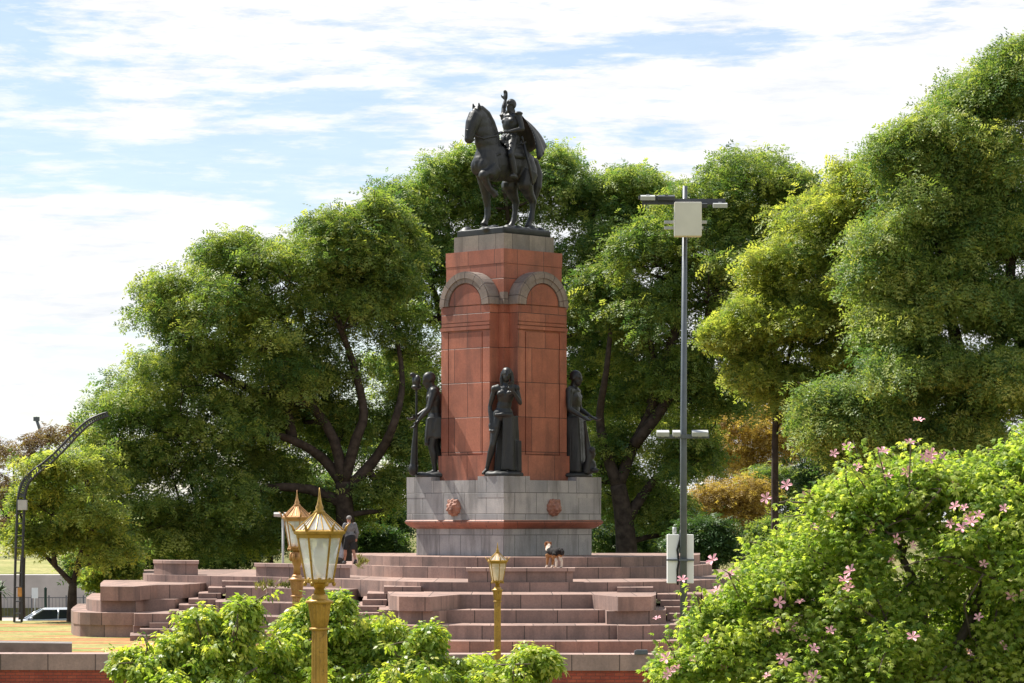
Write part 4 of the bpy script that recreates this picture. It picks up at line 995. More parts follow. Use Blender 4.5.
for v in body.data.vertices:
    x, y, z = v.co; w_ = .03 * math.sin(9 * x + 14 * z) + .02 * math.sin(31 * y + 17 * x)
    if x > .34 and z > .66: c = brn if x < .60 else blk
    elif .26 + w_ < x < .35 and z > .58: c = wht
    elif z < .40 + w_ and x > 0: c = tan if z > .1 else wht
    elif x < -.22 and z < .36 + w_ * 2: c = wht
    elif z > .43 + w_: c = blk
    else: c = tan
    cols += [*c, 1]
ca.data.foreach_set('color', cols); dg_.scale = (1.1,) * 3

# ------------------------------------------------------------------ street lanterns
def lantern(px, Y, eave_py, neck, label, m, pane, ground, ornate=False, tilt=0):
    ez = Z(eave_py, Y); x, _ = P(px, Y)
    r = thing('street_lantern', label, 'street lamp', (x, Y, ground), tilt, 'old lanterns on gilded posts')
    e = ez - ground; bz = e - 0.58
    cz = bz - neck; n6 = 6
    mb = MB()     # post
    mb.lathe([(.30, 0), (.30, .12), (.24, .18), (.22, .55), (.17, .65), (.15, .8), (.115, .95), (.105, 1.1)], 24)
    mb.lathe([(.105, 1.08), (.098, cz - .55), (.094, cz - .32), (.115, cz - .22), (.135, cz - .06), (.14, cz - .02)], 32, flute=0.10, smooth=False)
    mb.lathe([(.10, cz - .345), (.125, cz - .34), (.125, cz - .315), (.10, cz - .31)], 24)
    mb.build('post', m, r)
    mb = MB()
    mb.lathe([(.12, cz - .03), (.165, cz - .015), (.17, cz + .012), (.12, cz + .03), (.10, cz + .05), (.105, cz + .075), (.075, cz + .10)], 24)
    if ornate:
        pts = [(.075, cz + .1), (.065, cz + .25), (.10, cz + .34), (.12, cz + .42), (.09, cz + .5), (.075, cz + .6), (.11, cz + .68), (.08, bz - .1), (.06, bz - .06), (.09, bz)]
        mb.lathe(pts, 20)
        for i in range(8):
            a = 2 * PI * i / 8; mb.ell((.12 * math.cos(a), .12 * math.sin(a), cz + .45), (.04, .04, .09), None, 8, 6); mb.ell((.10 * math.cos(a), .10 * math.sin(a), cz + .66), (.035, .035, .06), None, 8, 6)
    else: mb.lathe([(.075, cz + .1), (.055, cz + .16), (.06, bz - .08), (.09, bz - .03), (.12, bz)], 20)
    mb.build('collar', m, r)
    rt, rb = .265, .165
    mb = MB()     # frame
    def hexp(rr, z): return [Vector((rr * math.cos(a), rr * math.sin(a), z)) for a in [PI / 6 + PI / 3 * i for i in range(6)]]
    mb.lathe([(.10, bz - .02), (rb + .015, bz), (rb + .02, bz + .035), (rb, bz + .04)], 6, smooth=False, a0=PI / 6)
    T_, B_ = hexp(rt, e - .02), hexp(rb, bz + .035)
    for a, b in zip(T_, B_): mb.tube([b, a], .013, 6, smooth=False)
    mb.lathe([(rt - .01, e - .045), (rt + .012, e - .04), (rt + .02, e - .005), (rt + .05, e + .01), (rt + .055, e + .04), (rt + .01, e + .06)], 6, smooth=False, a0=PI / 6)
    for i, (a, b) in enumerate(zip(T_, B_)):
        a2, b2 = T_[(i + 1) % 6], B_[(i + 1) % 6]; mb.tube([(b + b2) / 2 + Vector((0, 0, -.03)), (b + b2) / 2 + (a - b) * 0 + Vector((0, 0, .02))], .02, 6)
    for a in hexp(rt + .045, e + .045): mb.tube([a, a + Vector((a.x * .06, a.y * .06, .05)), a + Vector((a.x * .22, a.y * .22, .10))], [.017, .015, .004], 6)
    for a in hexp(rb + .01, bz): mb.ell(a + Vector((0, 0, -.02)), (.025, .025, .03), None, 8, 6)
    mb.build('lantern_frame', m, r)
    mb = MB()
    for i in range(6):
        a, b, a2, b2 = T_[i], B_[i], T_[(i + 1) % 6], B_[(i + 1) % 6]
        mb.add([b * .985 + Vector((0, 0, b.z * .015)), b2 * .985 + Vector((0, 0, b.z * .015)), a2 * .985 + Vector((0, 0, a.z * .015)), a * .985 + Vector((0, 0, a.z * .015))], [[0, 1, 2, 3]])
    mb.build('glass_pane', pane, r)
    mb = MB(); R0, R1 = rt + .02, .05
    seg = 18; vs = []
    for rr, z in ((R0, e + .058), (R0 * .62, e + .155), (R1, e + .27)):
        for k_ in range(seg):
            a = PI / 6 + 2 * PI * k_ / seg; q = math.cos(PI / 6) / math.cos(((a - PI / 6) % (PI / 3)) - PI / 6); vs.append((rr * q * math.cos(a), rr * q * math.sin(a), z))
    mb.add(vs, [[j * seg + i, j * seg + (i + 1) % seg, (j + 1) * seg + (i + 1) % seg, (j + 1) * seg + i] for j in range(2) for i in range(seg)])
    roof = mb.build('roof', M['pane'] if not ornate else m, r)
    mb = MB()
    for k_ in range(seg): mb.tube([vs[k_], vs[seg + k_], vs[2 * seg + k_]], .008 if k_ % 3 else .013, 5, smooth=False)
    mb.lathe([(.06, e + .25), (.07, e + .28), (.045, e + .30), (.05, e + .33), (.035, e + .36), (.022, e + .42), (.012, e + .50), (.004, e + .57)], 14)
    mb.build('finial', m, r)
    mb = MB(); mb.lathe([(.035, bz + .04), (.04, bz + .14), (.07, bz + .22), (.085, bz + .32), (.06, bz + .42), (.01, bz + .45)], 14); mb.build('bulb', M['bulb'], r)
lantern(319.5, 35, 534.5, .24, 'large gilded lantern with white panes, nearest of the three street lamps', M['gold'], M['pane'], 0.2, False, PI / 6 + .06)
lantern(297, 57, 519, .62, 'coppery lantern with ornate knobbed neck, partly hidden behind the large gilded lantern', M['copper'], M['pane'], 0.2, True, 0.3)
lantern(497.5, 84, 562, .24, 'small gilded lantern with a golden reflection painted into its panes, standing before the front steps', M['gold'], M['pane2'], -0.9, False, 0.25)

# ------------------------------------------------------------------ tall service pole with cabinets and floodlights
Yp = 87.0
r = thing('floodlight_pole', 'tall grey steel pole with floodlight crossarms and equipment cabinets', 'light pole', (*P(683.5, Yp), -0.9))
kp = Yp / F; zz = lambda py: Z(py, Yp) + 0.9; xx = lambda px: (px - 683.5) * kp
mb = MB(); mb.tube([(0, 0, 0), (0, 0, zz(440)), (xx(685), 0, zz(186))], [.115, .10, .07], 12); mb.lathe([(.2, 0), (.2, .05), (.12, .1)], 12); mb.build('pole', M['pole_grey'], r)
mb = MB(); mb.box((0, -.1, zz(202)), (xx(726) - xx(643), .10, .17)); mb.box((xx(650), -.1, zz(198)), (.7, .16, .1)); mb.build('crossarm', M['dark_metal'], r)
for a, b, c in ((640, 655, 198.5), (657, 675, 198.5), (692, 707, 206), (712, 727, 206)):
    mb = MB(); mb.box(((xx(a) + xx(b)) / 2, -.22, zz(c)), ((b - a) * kp * .95, .26, .12), Matrix.Rotation(.25, 3, 'X')); mb.box(((xx(a) + xx(b)) / 2, -.12, zz(c - 2)), (.1, .2, .08)); mb.build('floodlight', M['lt_grey'] if a in (640, 712) else M['dark_metal'], r)
mb = MB(); mb.box((0, -.1, zz(436.5)), (xx(708) - xx(657), .10, .12)); mb.build('crossarm', M['pole_grey'], r)
for a, b in ((656, 669), (672, 680), (691, 708)):
    mb = MB(); mb.box(((xx(a) + xx(b)) / 2, -.24, zz(433.5)), ((b - a) * kp * .95, .26, .13), Matrix.Rotation(.3, 3, 'X')); mb.box(((xx(a) + xx(b)) / 2, -.12, zz(436)), (.1, .2, .08)); mb.build('floodlight', M['lt_grey'], r)
mb = MB(); mb.box((xx(687), -.38, zz(221)), (27 * kp, .42, 34 * kp)); c_ = mb.build('cabinet', M['cream'], r)
bv = c_.modifiers.new('bevel', 'BEVEL'); bv.width = .025; bv.segments = 2
for z_, a_, b_ in ((222.5, 664, 706.5), (228.3, 664, 703)):
    mb = MB(); mb.box(((xx(a_) + xx(b_)) / 2, -.12, zz(z_)), ((b_ - a_) * kp, .09, .09)); mb.build('antenna_arm', M['lt_grey'], r)
for a, b in ((667.5, 679.5), (681.5, 694)):
    mb = MB(); mb.box(((xx(a) + xx(b)) / 2, .28, zz(559)), ((b - a) * kp, .3, 49 * kp)); c_ = mb.build('cabinet', M['white_board'], r); bv = c_.modifiers.new('bevel', 'BEVEL'); bv.width = .02; bv.segments = 2
mb = MB(); mb.tube([(xx(678), .12, zz(585)), (xx(677.5), .1, zz(570)), (xx(679), .1, zz(562)), (xx(677.5), .1, zz(550)), (xx(680), .05, zz(540)), (xx(681), .0, zz(530))], .035, 6); mb.build('cable', M['black'], r)
mb = MB(); mb.box((xx(680.7), .1, zz(560)), (28 * kp, .05, .05)); mb.box((0, -.06, zz(560)), (.26, .2, .07)); mb.build('strap', M['pole_grey'], r)
mb = MB(); mb.tube([(xx(675), .3, zz(534)), (xx(675), .3, zz(527))], .06, 8); mb.build('pipe_stub', M['lt_grey'], r)

# small floodlight post behind the steps
Yq = 133.0
r = thing('floodlight_post', 'slim pale post with two small floodlights among the trees behind steps', 'light pole', (*P(283, Yq), GZ))
mb = MB(); mb.tube([(0, 0, 0), (0, 0, Z(514, Yq) - GZ)], .055, 8); mb.build('pole', M['lt_grey'], r)
for a in (-.26, .2):
    mb = MB(); mb.box((a, -.12, Z(514.5, Yq) - GZ), (.3, .2, .14), Matrix.Rotation(.4, 3, 'X')); mb.box((a * .5, 0, Z(516.5, Yq) - GZ), (abs(a), .05, .05)); mb.build('floodlight', M['lt_grey'], r)

# ------------------------------------------------------------------ curved lattice post on the left
Yl = 127.0
r = thing('lattice_post', 'dark lattice street post curving over to the right at far left', 'light pole', (*P(18, Yl), GZ))
path = [(18, 622), (19, 560), (21, 505), (22.5, 492), (26, 482), (34, 473), (46, 464), (60, 451), (76, 434), (88, 423), (98, 417.5), (108, 414)]
fine = smooth_poly(path, 5); mb = MB(); rails = [[], []]
for i, p in enumerate(fine):
    a = fine[max(0, i - 1)]; b = fine[min(len(fine) - 1, i + 1)]; dx, dy = b[0] - a[0], b[1] - a[1]; l = math.hypot(dx, dy)
    u = i / (len(fine) - 1); wd = 3.7 - 1.9 * u
    for k, s_ in enumerate((-1, 1)):
        w_ = W(p[0] - dy / l * wd * s_, p[1] + dx / l * wd * s_, Yl) - Vector((*P(18, Yl), GZ)); rails[k].append(w_)
off = Vector((0, .14, 0))
for k in range(2):
    for s_ in (-1, 1): mb.tube([p + off * s_ for p in rails[k]], .036, 6)
mb.build('chord', M['dark_metal'], r); mb = MB()
for i in range(1, len(fine)):
    segs = max(1, int((rails[0][i] - rails[0][i - 1]).length / .55)) if i < 14 else 1
    for q in range(segs):
        f = q / segs; a = rails[0][i - 1].lerp(rails[0][i], f); b = rails[1][i - 1].lerp(rails[1][i], f)
        if i < 14 and q % 2 and segs > 1: continue
        mb = MB(); mb.box((a + b) / 2, ((b - a).length, .30, .045), (b - a).to_track_quat('X', 'Z').to_matrix()); mb.build('rung', M['dark_metal'], r)
kz = Yl / F
mb = MB(); mb.box(W(24, 505, Yl) - Vector((*P(18, Yl), GZ)) + Vector((0, -.35, 0)), (9 * kz, .25, 10 * kz)); mb.build('control_box', M['lt_grey'], r)
mb = MB(); mb.box(W(21, 592, Yl) - Vector((*P(18, Yl), GZ)) + Vector((0, -.3, 0)), (4 * kz, .1, 9 * kz)); mb.build('notice_plate', mat_plain('orange_plate', (.45, .22, .05), .6), r)

# ------------------------------------------------------------------ street side: wall, fences, sign, car, crane
r = MB(); r.prism([P(-60, 181), P(118, 181), P(118, 183), P(-60, 183)], -1.5, 1.35)
tag(r.build('concrete_wall', M['concrete']), 'long grey concrete retaining wall below the grass bank', 'wall')
def fence(label, p0, p1, Y, z, h, n, m, group='thin metal fences beside the street'):
    x0, x1 = P(p0, Y)[0], P(p1, Y)[0]; r = thing('metal_fence', label, 'fence', (x0, Y, z), 0, group)
    mb = MB(); L = x1 - x0
    for i in range(n * 5 + 1): mb.box((L * i / (n * 5), 0, h / 2), (.022, .022, h - .1))
    mb.box((L / 2, 0, .12), (L, .03, .04)); mb.box((L / 2, 0, h - .06), (L, .03, .05)); mb.build('railing', m, r)
    pm = MB(); pm.box((0, 0, h / 2 + .04), (.08, .08, h + .08)); me = pm.mesh('post'); me.materials.append(m)
    for i in range(n + 1): o = link('post', me, r); o.location = (L * i / n, 0, 0)
fence('low grey railing in front of the concrete wall', -20, 118, 178.5, -1.3, 1.35, 8, M['pole_grey'])
fence('thin pale wire fence up on the grass bank', -20, 110, 200, 2.1, 1.1, 9, M['lt_grey'])
Ys = 150.0
r = thing('street_sign', 'small white sign board on a thin post by the street', 'sign', (*P(35, 165), -1.4)); k = 165 / F
mb = MB(); mb.tube([(0, 0, 0), (0, 0, Z(588, 165) + 1.4)], .035, 8); mb.build('post', M['lt_grey'], r)
mb = MB(); mb.box((0, -.06, Z(593, 165) + 1.4), (6.4 * k, .03, 10.5 * k)); mb.build('board', M['white_board'], r)
r = MB(); r.lathe([(.12, 0), (.1, .1), (.085, .2), (.08, Z(588, 168) + 1.35), (.1, Z(588, 168) + 1.36), (.02, Z(587, 168) + 1.4)], 12)
o = r.build('bollard', M['green_paint']); o.location = (*P(45.5, 168), -1.4); tag(o, 'tall dark green street post beside the white sign', 'post')
# car
r = thing('parked_car', 'silver parked car behind the lawn, only its upper half showing', 'car', (*P(48, 152), -1.4), PI + 0.25)
mb = MB()
def carsec(x, hw, z0, z1): return [(x, -hw * .92, z0), (x, -hw, (z0 + z1) * .5), (x, -hw * .94, z1), (x, hw * .94, z1), (x, hw, (z0 + z1) * .5), (x, hw * .92, z0)]
secs = [(-2.25, .75, .4, .85), (-2.1, .88, .28, 1.0), (-1.2, .92, .25, 1.03), (0, .92, .25, 1.0), (1.0, .92, .25, .98), (1.8, .88, .26, .88), (2.25, .72, .36, .68)]
vs = [p for s_ in secs for p in carsec(*s_)]; mb.add(vs, [[j * 6 + i, (j + 1) * 6 + i, (j + 1) * 6 + (i + 1) % 6, j * 6 + (i + 1) % 6] for j in range(len(secs) - 1) for i in range(6)] + [[5, 4, 3, 2, 1, 0], [36 + i for i in range(6)]], None, False)
o = mb.build('body', M['car'], r); bv = o.modifiers.new('bevel', 'BEVEL'); bv.width = .06; bv.segments = 3
mb = MB(); cab0 = [(-1.95, -.80), (1.15, -.80), (1.15, .80), (-1.95, .80)]; cab1 = [(-1.35, -.62), (.30, -.62), (.30, .62), (-1.35, .62)]
mb.frustum(cab0, .99, cab1, 1.50); mb.build('window', M['glassdark'], r)
mb = MB(); mb.frustum([(-1.38, -.65), (.33, -.65), (.33, .65), (-1.38, .65)], 1.485, [(-1.2, -.52), (.12, -.52), (.12, .52), (-1.2, .52)], 1.56)
for sx, s0 in ((1.15, .30), (-1.95, -1.35)):
    for sy in (-1, 1): mb.tube([(sx, sy * .80, 1.0), (s0, sy * .63, 1.5)], .045, 6)
for sy in (-1, 1): mb.tube([(-.45, sy * .81, 1.0), (-.5, sy * .635, 1.5)], .045, 6)
mb.build('roof', M['car'], r)
for sx in (-1.4, 1.4):
    for sy in (-1, 1):
        mb = MB(); mb.tube([(0, -.11, 0), (0, .11, 0)], .32, 20); w_ = mb.build('wheel', M['tyre'], r); w_.location = (sx, sy * .84, .32)
        mb = MB(); mb.tube([(0, -.115, 0), (0, .115, 0)], .2, 16); mb.build('rim', M['lt_grey'], w_)
for sy in (-1, 1):
    mb = MB(); mb.ell((2.08, sy * .62, .66), (.16, .16, .09)); mb.build('headlight', M['white_board'], r)
    mb = MB(); mb.ell((.95, sy * .98, 1.05), (.09, .11, .07)); mb.build('mirror', M['car'], r)
# far crane
r = thing('tower_crane', 'tiny distant crane tip above the trees at far left', 'crane', (*P(37, 900), 3.0)); kz = 900 / F
mb = MB(); X = lambda p: (p - 37) * kz
mb.tube([(X(41), 0, 0), (X(41), 0, Z(428, 900) - 3)], .5, 5); mb.tube([(X(42), 0, Z(436, 900) - 3), (X(35.5), 0, Z(417, 900) - 3)], [.55, .5], 5); mb.build('mast', M['pole_grey'], r)
mb = MB(); mb.box((X(36.5), 0, Z(419, 900) - 3), (1.8, 1.2, 1.3)); mb.build('cab', M['pole_grey'], r)

# ------------------------------------------------------------------ trees
tp = tpl_pinnate(3, 0.46, 0.165, 0.07)
tpf = tpl_pinnate(3, 0.44, 0.135, 0.05); tp2 = tpl_pinnate(3, 0.38, 0.135, 0.058)
TG = 'large trees behind the monument'
make_tree('tipa_tree', 'broad spreading dark-limbed tree filling the left behind the terrace', 143, GZ,
  [(235, 265, 40, 30), (163, 318, 38, 44), (215, 312, 58, 48), (290, 275, 55, 45), (335, 250, 48, 36), (268, 345, 62, 50), (190, 378, 58, 45), (140, 415, 50, 45), (110, 478, 52, 48), (178, 460, 58, 45),
   (145, 525, 58, 42), (345, 320, 50, 48), (250, 425, 55, 42), (228, 500, 50, 42), (300, 410, 42, 36, 1.4), (395, 340, 42, 42, 1), (385, 500, 45, 45, 1.6), (300, 515, 50, 38, 1.5), (190, 545, 45, 25), (260, 540, 40, 25, 1), (80, 510, 40, 42), (405, 420, 32, 50, 1.8), (320, 365, 46, 40, 1.2), (290, 385, 40, 34), (380, 280, 36, 36), (402, 245, 28, 26, 1.5), (340, 430, 40, 36, 1.8), (342, 236, 24, 20), (376, 226, 26, 28), (360, 255, 34, 30), (410, 470, 36, 44, 1.6), (270, 470, 44, 34, 1.4), (330, 300, 46, 40, 1.5)],
  [[(349, 612), (348, 560), (345, 515), (343, 482)], [(343, 484), (322, 458), (292, 440), (252, 432), (205, 440)], [(344, 486), (334, 440), (310, 402), (287, 372), (272, 335), (245, 290)], [(344, 482), (356, 440), (364, 412), (352, 360), (338, 318), (330, 270)],
   [(345, 492), (378, 455), (396, 420), (402, 380), (395, 330)], [(345, 505), (312, 490), (268, 488), (222, 502), (162, 512)], [(310, 402), (260, 392), (215, 372), (178, 335)], [(292, 440), (280, 400), (230, 380)]],
  M['leaf_tipa'], 21, 0.62, None, 0.9, 0.55, 56, tp, spikes=80, tint0=0.5, group=TG)
make_tree('tipa_tree', 'tall round-topped tree directly behind the red pedestal', 154, GZ,
  [(410, 219, 36, 36), (447, 190, 48, 34), (430, 265, 50, 48), (395, 300, 42, 40), (560, 178, 40, 30), (598, 200, 42, 36), (605, 262, 42, 45), (548, 166, 24, 16), (505, 205, 50, 34), (480, 300, 55, 50), (400, 380, 38, 36), (590, 320, 38, 42), (540, 290, 40, 60), (630, 186, 28, 14), (600, 370, 36, 40), (400, 207, 24, 22), (420, 440, 36, 40), (640, 225, 36, 34, 1), (575, 400, 30, 40, 1), (505, 160, 40, 22), (470, 172, 36, 24), (665, 200, 34, 24, 1)],
  [[(470, 620), (470, 540), (475, 460), (480, 400)], [(480, 400), (450, 340), (430, 280), (410, 235)], [(480, 400), (500, 320), (510, 250), (505, 200)], [(480, 410), (540, 340), (575, 280), (595, 215)], [(470, 460), (430, 420), (405, 370)]],
  M['leaf_tipa_dark'], 22, 0.6, None, 0.9, 0.55, 56, tp, spikes=60, tint0=0.55, group=TG)
make_tree('tipa_tree', 'forked dark-trunked tree standing between the pedestal and the tall pole', 147, GZ,
  [(742, 185, 52, 30), (690, 222, 50, 38), (785, 192, 26, 24), (652, 262, 45, 40), (705, 285, 55, 46), (640, 325, 46, 40), (738, 335, 46, 46), (690, 375, 46, 36), (650, 400, 45, 30, 1), (690, 465, 34, 42), (652, 495, 46, 40, 1.2), (768, 265, 34, 46), (612, 300, 30, 36), (680, 535, 40, 28, .6), (720, 400, 36, 30), (605, 470, 30, 60, 1.8), (745, 225, 40, 34), (765, 320, 34, 40, 1), (650, 360, 50, 40, 1.5)],
  [[(627, 610), (627, 560), (624, 520), (618, 485)], [(618, 487), (634, 445), (652, 405), (655, 365), (645, 325)], [(618, 487), (606, 450), (600, 415), (606, 370), (612, 310)], [(634, 445), (668, 400), (695, 350), (715, 290), (735, 215)], [(652, 405), (675, 330), (680, 250), (705, 215)], [(627, 520), (655, 480), (690, 460)]],
  M['leaf_tipa'], 23, 0.66, None, 0.9, 0.55, 56, tp, spikes=70, tint0=0.47, group=TG)
make_tree('tipa_tree', 'slender-trunked tree with yellow-green crown right of the tall pole', 120, GZ,
  [(788, 272, 42, 40), (762, 325, 38, 40), (828, 228, 46, 40), (868, 190, 38, 32), (868, 275, 50, 46), (820, 320, 48, 42), (760, 375, 32, 26), (800, 395, 36, 26), (850, 370, 46, 38), (895, 320, 40, 45), (735, 335, 24, 22), (835, 420, 36, 30), (850, 240, 38, 38, -.8), (838, 300, 42, 40, -.6), (800, 400, 42, 30, -.5), (875, 215, 34, 34, -.6), (900, 240, 34, 40), (885, 380, 36, 34), (800, 330, 40, 40)],
  [[(775, 640), (775, 540), (775, 450), (776, 408)], [(776, 410), (790, 350), (800, 300), (825, 245)], [(776, 410), (765, 370), (762, 330)], [(776, 420), (830, 370), (855, 300), (868, 220)]],
  M['leaf_yellow'], 24, 0.19, None, 0.85, 0.62, 82, tp2, spikes=60, tint0=0.5, group=TG)
make_tree('feathery_tree', 'huge feathery tree rising at the right edge of the scene', 108, GZ,
  [(905, 152, 36, 30), (950, 122, 42, 36), (985, 92, 40, 32), (1025, 72, 42, 34), (930, 212, 50, 46), (985, 165, 46, 42), (1015, 230, 46, 52), (945, 290, 50, 44), (1005, 310, 46, 42), (905, 385, 56, 38), (965, 385, 56, 40), (1020, 395, 44, 44), (880, 430, 46, 32), (945, 440, 50, 30), (880, 270, 40, 50), (900, 330, 44, 40), (975, 235, 40, 40), (1060, 140, 50, 50), (1075, 260, 50, 60), (1070, 370, 50, 50), (850, 440, 50, 36), (835, 415, 36, 30), (900, 470, 60, 36)],
  [[(985, 660), (985, 560), (982, 470), (980, 420)], [(980, 420), (960, 350), (945, 280), (935, 215), (950, 150)], [(980, 420), (1000, 340), (1010, 260), (1000, 170), (1005, 110)], [(980, 430), (1030, 370), (1060, 280), (1062, 180)], [(980, 450), (930, 420), (895, 400)]],
  M['leaf_blue'], 25, 0.6, None, 0.9, 0.55, 105, tpf, spikes=90, tint0=0.52, group=TG, droop=.6)
make_tree('small_tree', 'small forked tree with leaning branch beside the lattice post', 129, GZ,
  [(52, 470, 26, 22), (88, 470, 28, 28), (40, 505, 26, 22), (95, 520, 30, 30), (105, 555, 28, 24), (60, 540, 18, 20), (25, 535, 14, 14)],
  [[(72, 640), (72, 600), (73, 583)], [(73, 584), (55, 566), (38, 552), (25, 535), (16, 500)], [(73, 584), (80, 555), (92, 525), (90, 480)], [(55, 566), (52, 530), (55, 490)]],
  M['leaf_yellow'], 26, 0.27, None, 0.6, .42, 28, tp, sub=8, spikes=45, tint0=0.4, group='smaller trees at the left edge')
make_tree('autumn_tree', 'thin-crowned tree with brown tufts at the far left edge', 172, -1.0,
  [(10, 455, 26, 18), (48, 440, 20, 12), (60, 470, 22, 18), (15, 495, 28, 22), (-20, 470, 30, 30), (40, 500, 22, 20), (80, 432, 16, 10), (5, 530, 24, 20)],
  [[(22, 640), (22, 580), (24, 540)], [(24, 540), (15, 490), (12, 455)], [(24, 540), (42, 490), (50, 445)], [(24, 540), (-5, 500), (-18, 470)], [(42, 490), (62, 460), (80, 434)]],
  M['leaf_brown'], 27, 0.22, None, 0.5, 0.35, 18, tp, sub=6, spikes=30, tint0=0.5, group='smaller trees at the left edge', tint_c=.35)
BG = 'trees and shrubs filling in behind the large trees'
def shrub(label, px, py, rx, ry, Y, m, seed, tint0=.4, gz=GZ, name='shrub', dens=.42, cr=1.0, n=5):
    rg = random.Random(seed); lob = [(px + rg.uniform(-.55, .55) * rx, py + rg.uniform(-.4, .4) * ry, rx * .55, ry * .6, rg.uniform(-.6, .6)) for _ in range(n)]
    make_tree(name, label, Y, gz, lob, [[(px, 650), (px, py + ry * .6), (px, py)]], m, seed, .22, None, cr * .75, .7, 40, tp, tint0=tint0, group=BG, cat='shrub' if name == 'shrub' else 'tree')
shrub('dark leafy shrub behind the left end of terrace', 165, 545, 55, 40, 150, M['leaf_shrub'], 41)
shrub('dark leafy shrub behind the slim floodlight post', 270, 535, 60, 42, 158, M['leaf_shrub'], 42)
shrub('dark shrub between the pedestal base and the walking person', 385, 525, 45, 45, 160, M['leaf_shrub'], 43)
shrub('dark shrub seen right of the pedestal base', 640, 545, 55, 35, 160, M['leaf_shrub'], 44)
shrub('yellowish shrub at left end of terrace', 115, 575, 26, 22, 134, M['leaf_yellow'], 45, .3, cr=.6)
shrub('bushy dark tree behind the flowering tree, right of the thin trunk', 880, 490, 90, 60, 150, M['leaf_shrub'], 46, n=8)
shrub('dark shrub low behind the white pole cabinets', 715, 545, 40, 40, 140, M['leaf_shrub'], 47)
shrub('golden autumn tree glimpsed around the thin trunk', 752, 452, 70, 62, 215, M['leaf_autumn'], 48, .6, name='autumn_tree', n=14)
shrub('second dark tree deep between the left tree limbs', 330, 440, 70, 60, 180, M['leaf_shrub'], 49, .6, name='background_tree', n=7)
shrub('pale green tree deep behind the forked dark trunk', 620, 430, 85, 80, 185, M['leaf_yellow'], 50, .35, name='background_tree', n=12)
shrub('distant green tree above the grass bank at far left', 30, 520, 45, 34, 232, M['leaf_tipa_dark'], 51, .5, gz=3.3, name='background_tree', n=7)
shrub('distant olive tree above the grass bank near lattice post', 75, 530, 45, 30, 240, M['leaf_tipa'], 52, .5, gz=3.3, name='background_tree', n=7)
for i_, (lb, px_, py_2, rx_, ry_, Y_, m_) in enumerate((
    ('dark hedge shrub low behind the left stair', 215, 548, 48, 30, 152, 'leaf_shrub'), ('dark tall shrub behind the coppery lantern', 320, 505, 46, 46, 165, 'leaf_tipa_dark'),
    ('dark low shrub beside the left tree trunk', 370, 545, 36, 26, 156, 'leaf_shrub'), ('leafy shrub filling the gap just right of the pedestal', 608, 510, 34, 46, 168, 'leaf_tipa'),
    ('leafy green shrub under the thin trunk', 790, 535, 40, 26, 165, 'leaf_tipa'), ('dark leafy tree low at the right edge behind blossoms', 1000, 470, 70, 50, 150, 'leaf_shrub'),
    ('mid green shrub left of the pole cabinets', 655, 520, 34, 40, 172, 'leaf_tipa_dark'), ('golden green shrub low between the pole and the thin trunk', 728, 512, 52, 34, 200, 'leaf_autumn'), ('rusty olive shrub just behind the thin trunk', 775, 500, 44, 40, 205, 'leaf_tipa'), ('olive shrub low behind the small forked tree', 100, 560, 34, 24, 150, 'leaf_tipa'))):
    shrub(lb, px_, py_2, rx_, ry_, Y_, M[m_], 80 + i_, .42, n=7)
# spiky palm at far left edge
r = thing('palm_plant', 'spiky green palm plant at the far left edge of the lawn', 'palm', (*P(-2, 134), GZ)); rngp = np.random.default_rng(3); mb = MB(); h0 = Z(592, 134) - GZ
mb.tube([(0, 0, -.6), (0, 0, h0)], [.2, .16], 9); mb.build('trunk', M['bark'], r); mb = MB()
for i in range(46):
    a = rngp.uniform(0, 6.28); e = rngp.uniform(-.5, 1.3); L = rngp.uniform(.7, 1.0); d = Vector((math.cos(a) * math.cos(e), math.sin(a) * math.cos(e), math.sin(e))); s_ = Vector((-math.sin(a), math.cos(a), 0)) * .045
    p0 = Vector((0, 0, h0)); p1 = p0 + d * L * .6; p2 = p0 + d * L + Vector((0, 0, -.2)); mb.add([p0 - s_, p0 + s_, p1 + s_, p1 - s_, p2], [[0, 1, 2, 3], [3, 2, 4]])
mb.build('fronds', M['green_leaf'] if 'green_leaf' in M else mat_plain('palm_leaf', (.07, .13, .035), .5), r)

# flowering silk floss tree, close on the right
tpa = tpl_palmate(.078, .028, 5)
ft, lobes, cl = make_tree('flowering_tree', 'flowering tree with pink blossoms spreading over the right foreground', 40, 0.2,
  [(745, 650, 56, 42), (695, 674, 40, 20), (818, 566, 68, 50), (775, 598, 50, 42), (880, 520, 66, 48), (922, 484, 46, 32), (985, 490, 58, 42), (990, 560, 80, 72), (880, 630, 88, 66), (1010, 650, 90, 70), (1045, 458, 44, 30), (790, 680, 80, 50), (1070, 520, 70, 80), (850, 700, 100, 60), (1000, 730, 110, 60), (1080, 640, 90, 80), (716, 624, 28, 16), (835, 500, 32, 18)],
  [[(930, 1100), (930, 900), (930, 760), (930, 690)], [(930, 690), (860, 640), (800, 600), (750, 610)], [(930, 700), (920, 600), (900, 540), (920, 480)], [(930, 690), (980, 600), (1000, 520), (1020, 450)], [(930, 740), (850, 710), (770, 680)], [(930, 700), (1010, 660), (1070, 600)]],
  M['leaf_floss'], 61, .17, M['bark2'], .28, 6, 62, tpa, tint0=.64, flat=.6, droop=.3, twigs=9, shell=.6, core=.66, tint_c=.2, spikes=150, base=Vector((*P(930, 40), .2)))
pm = MB()
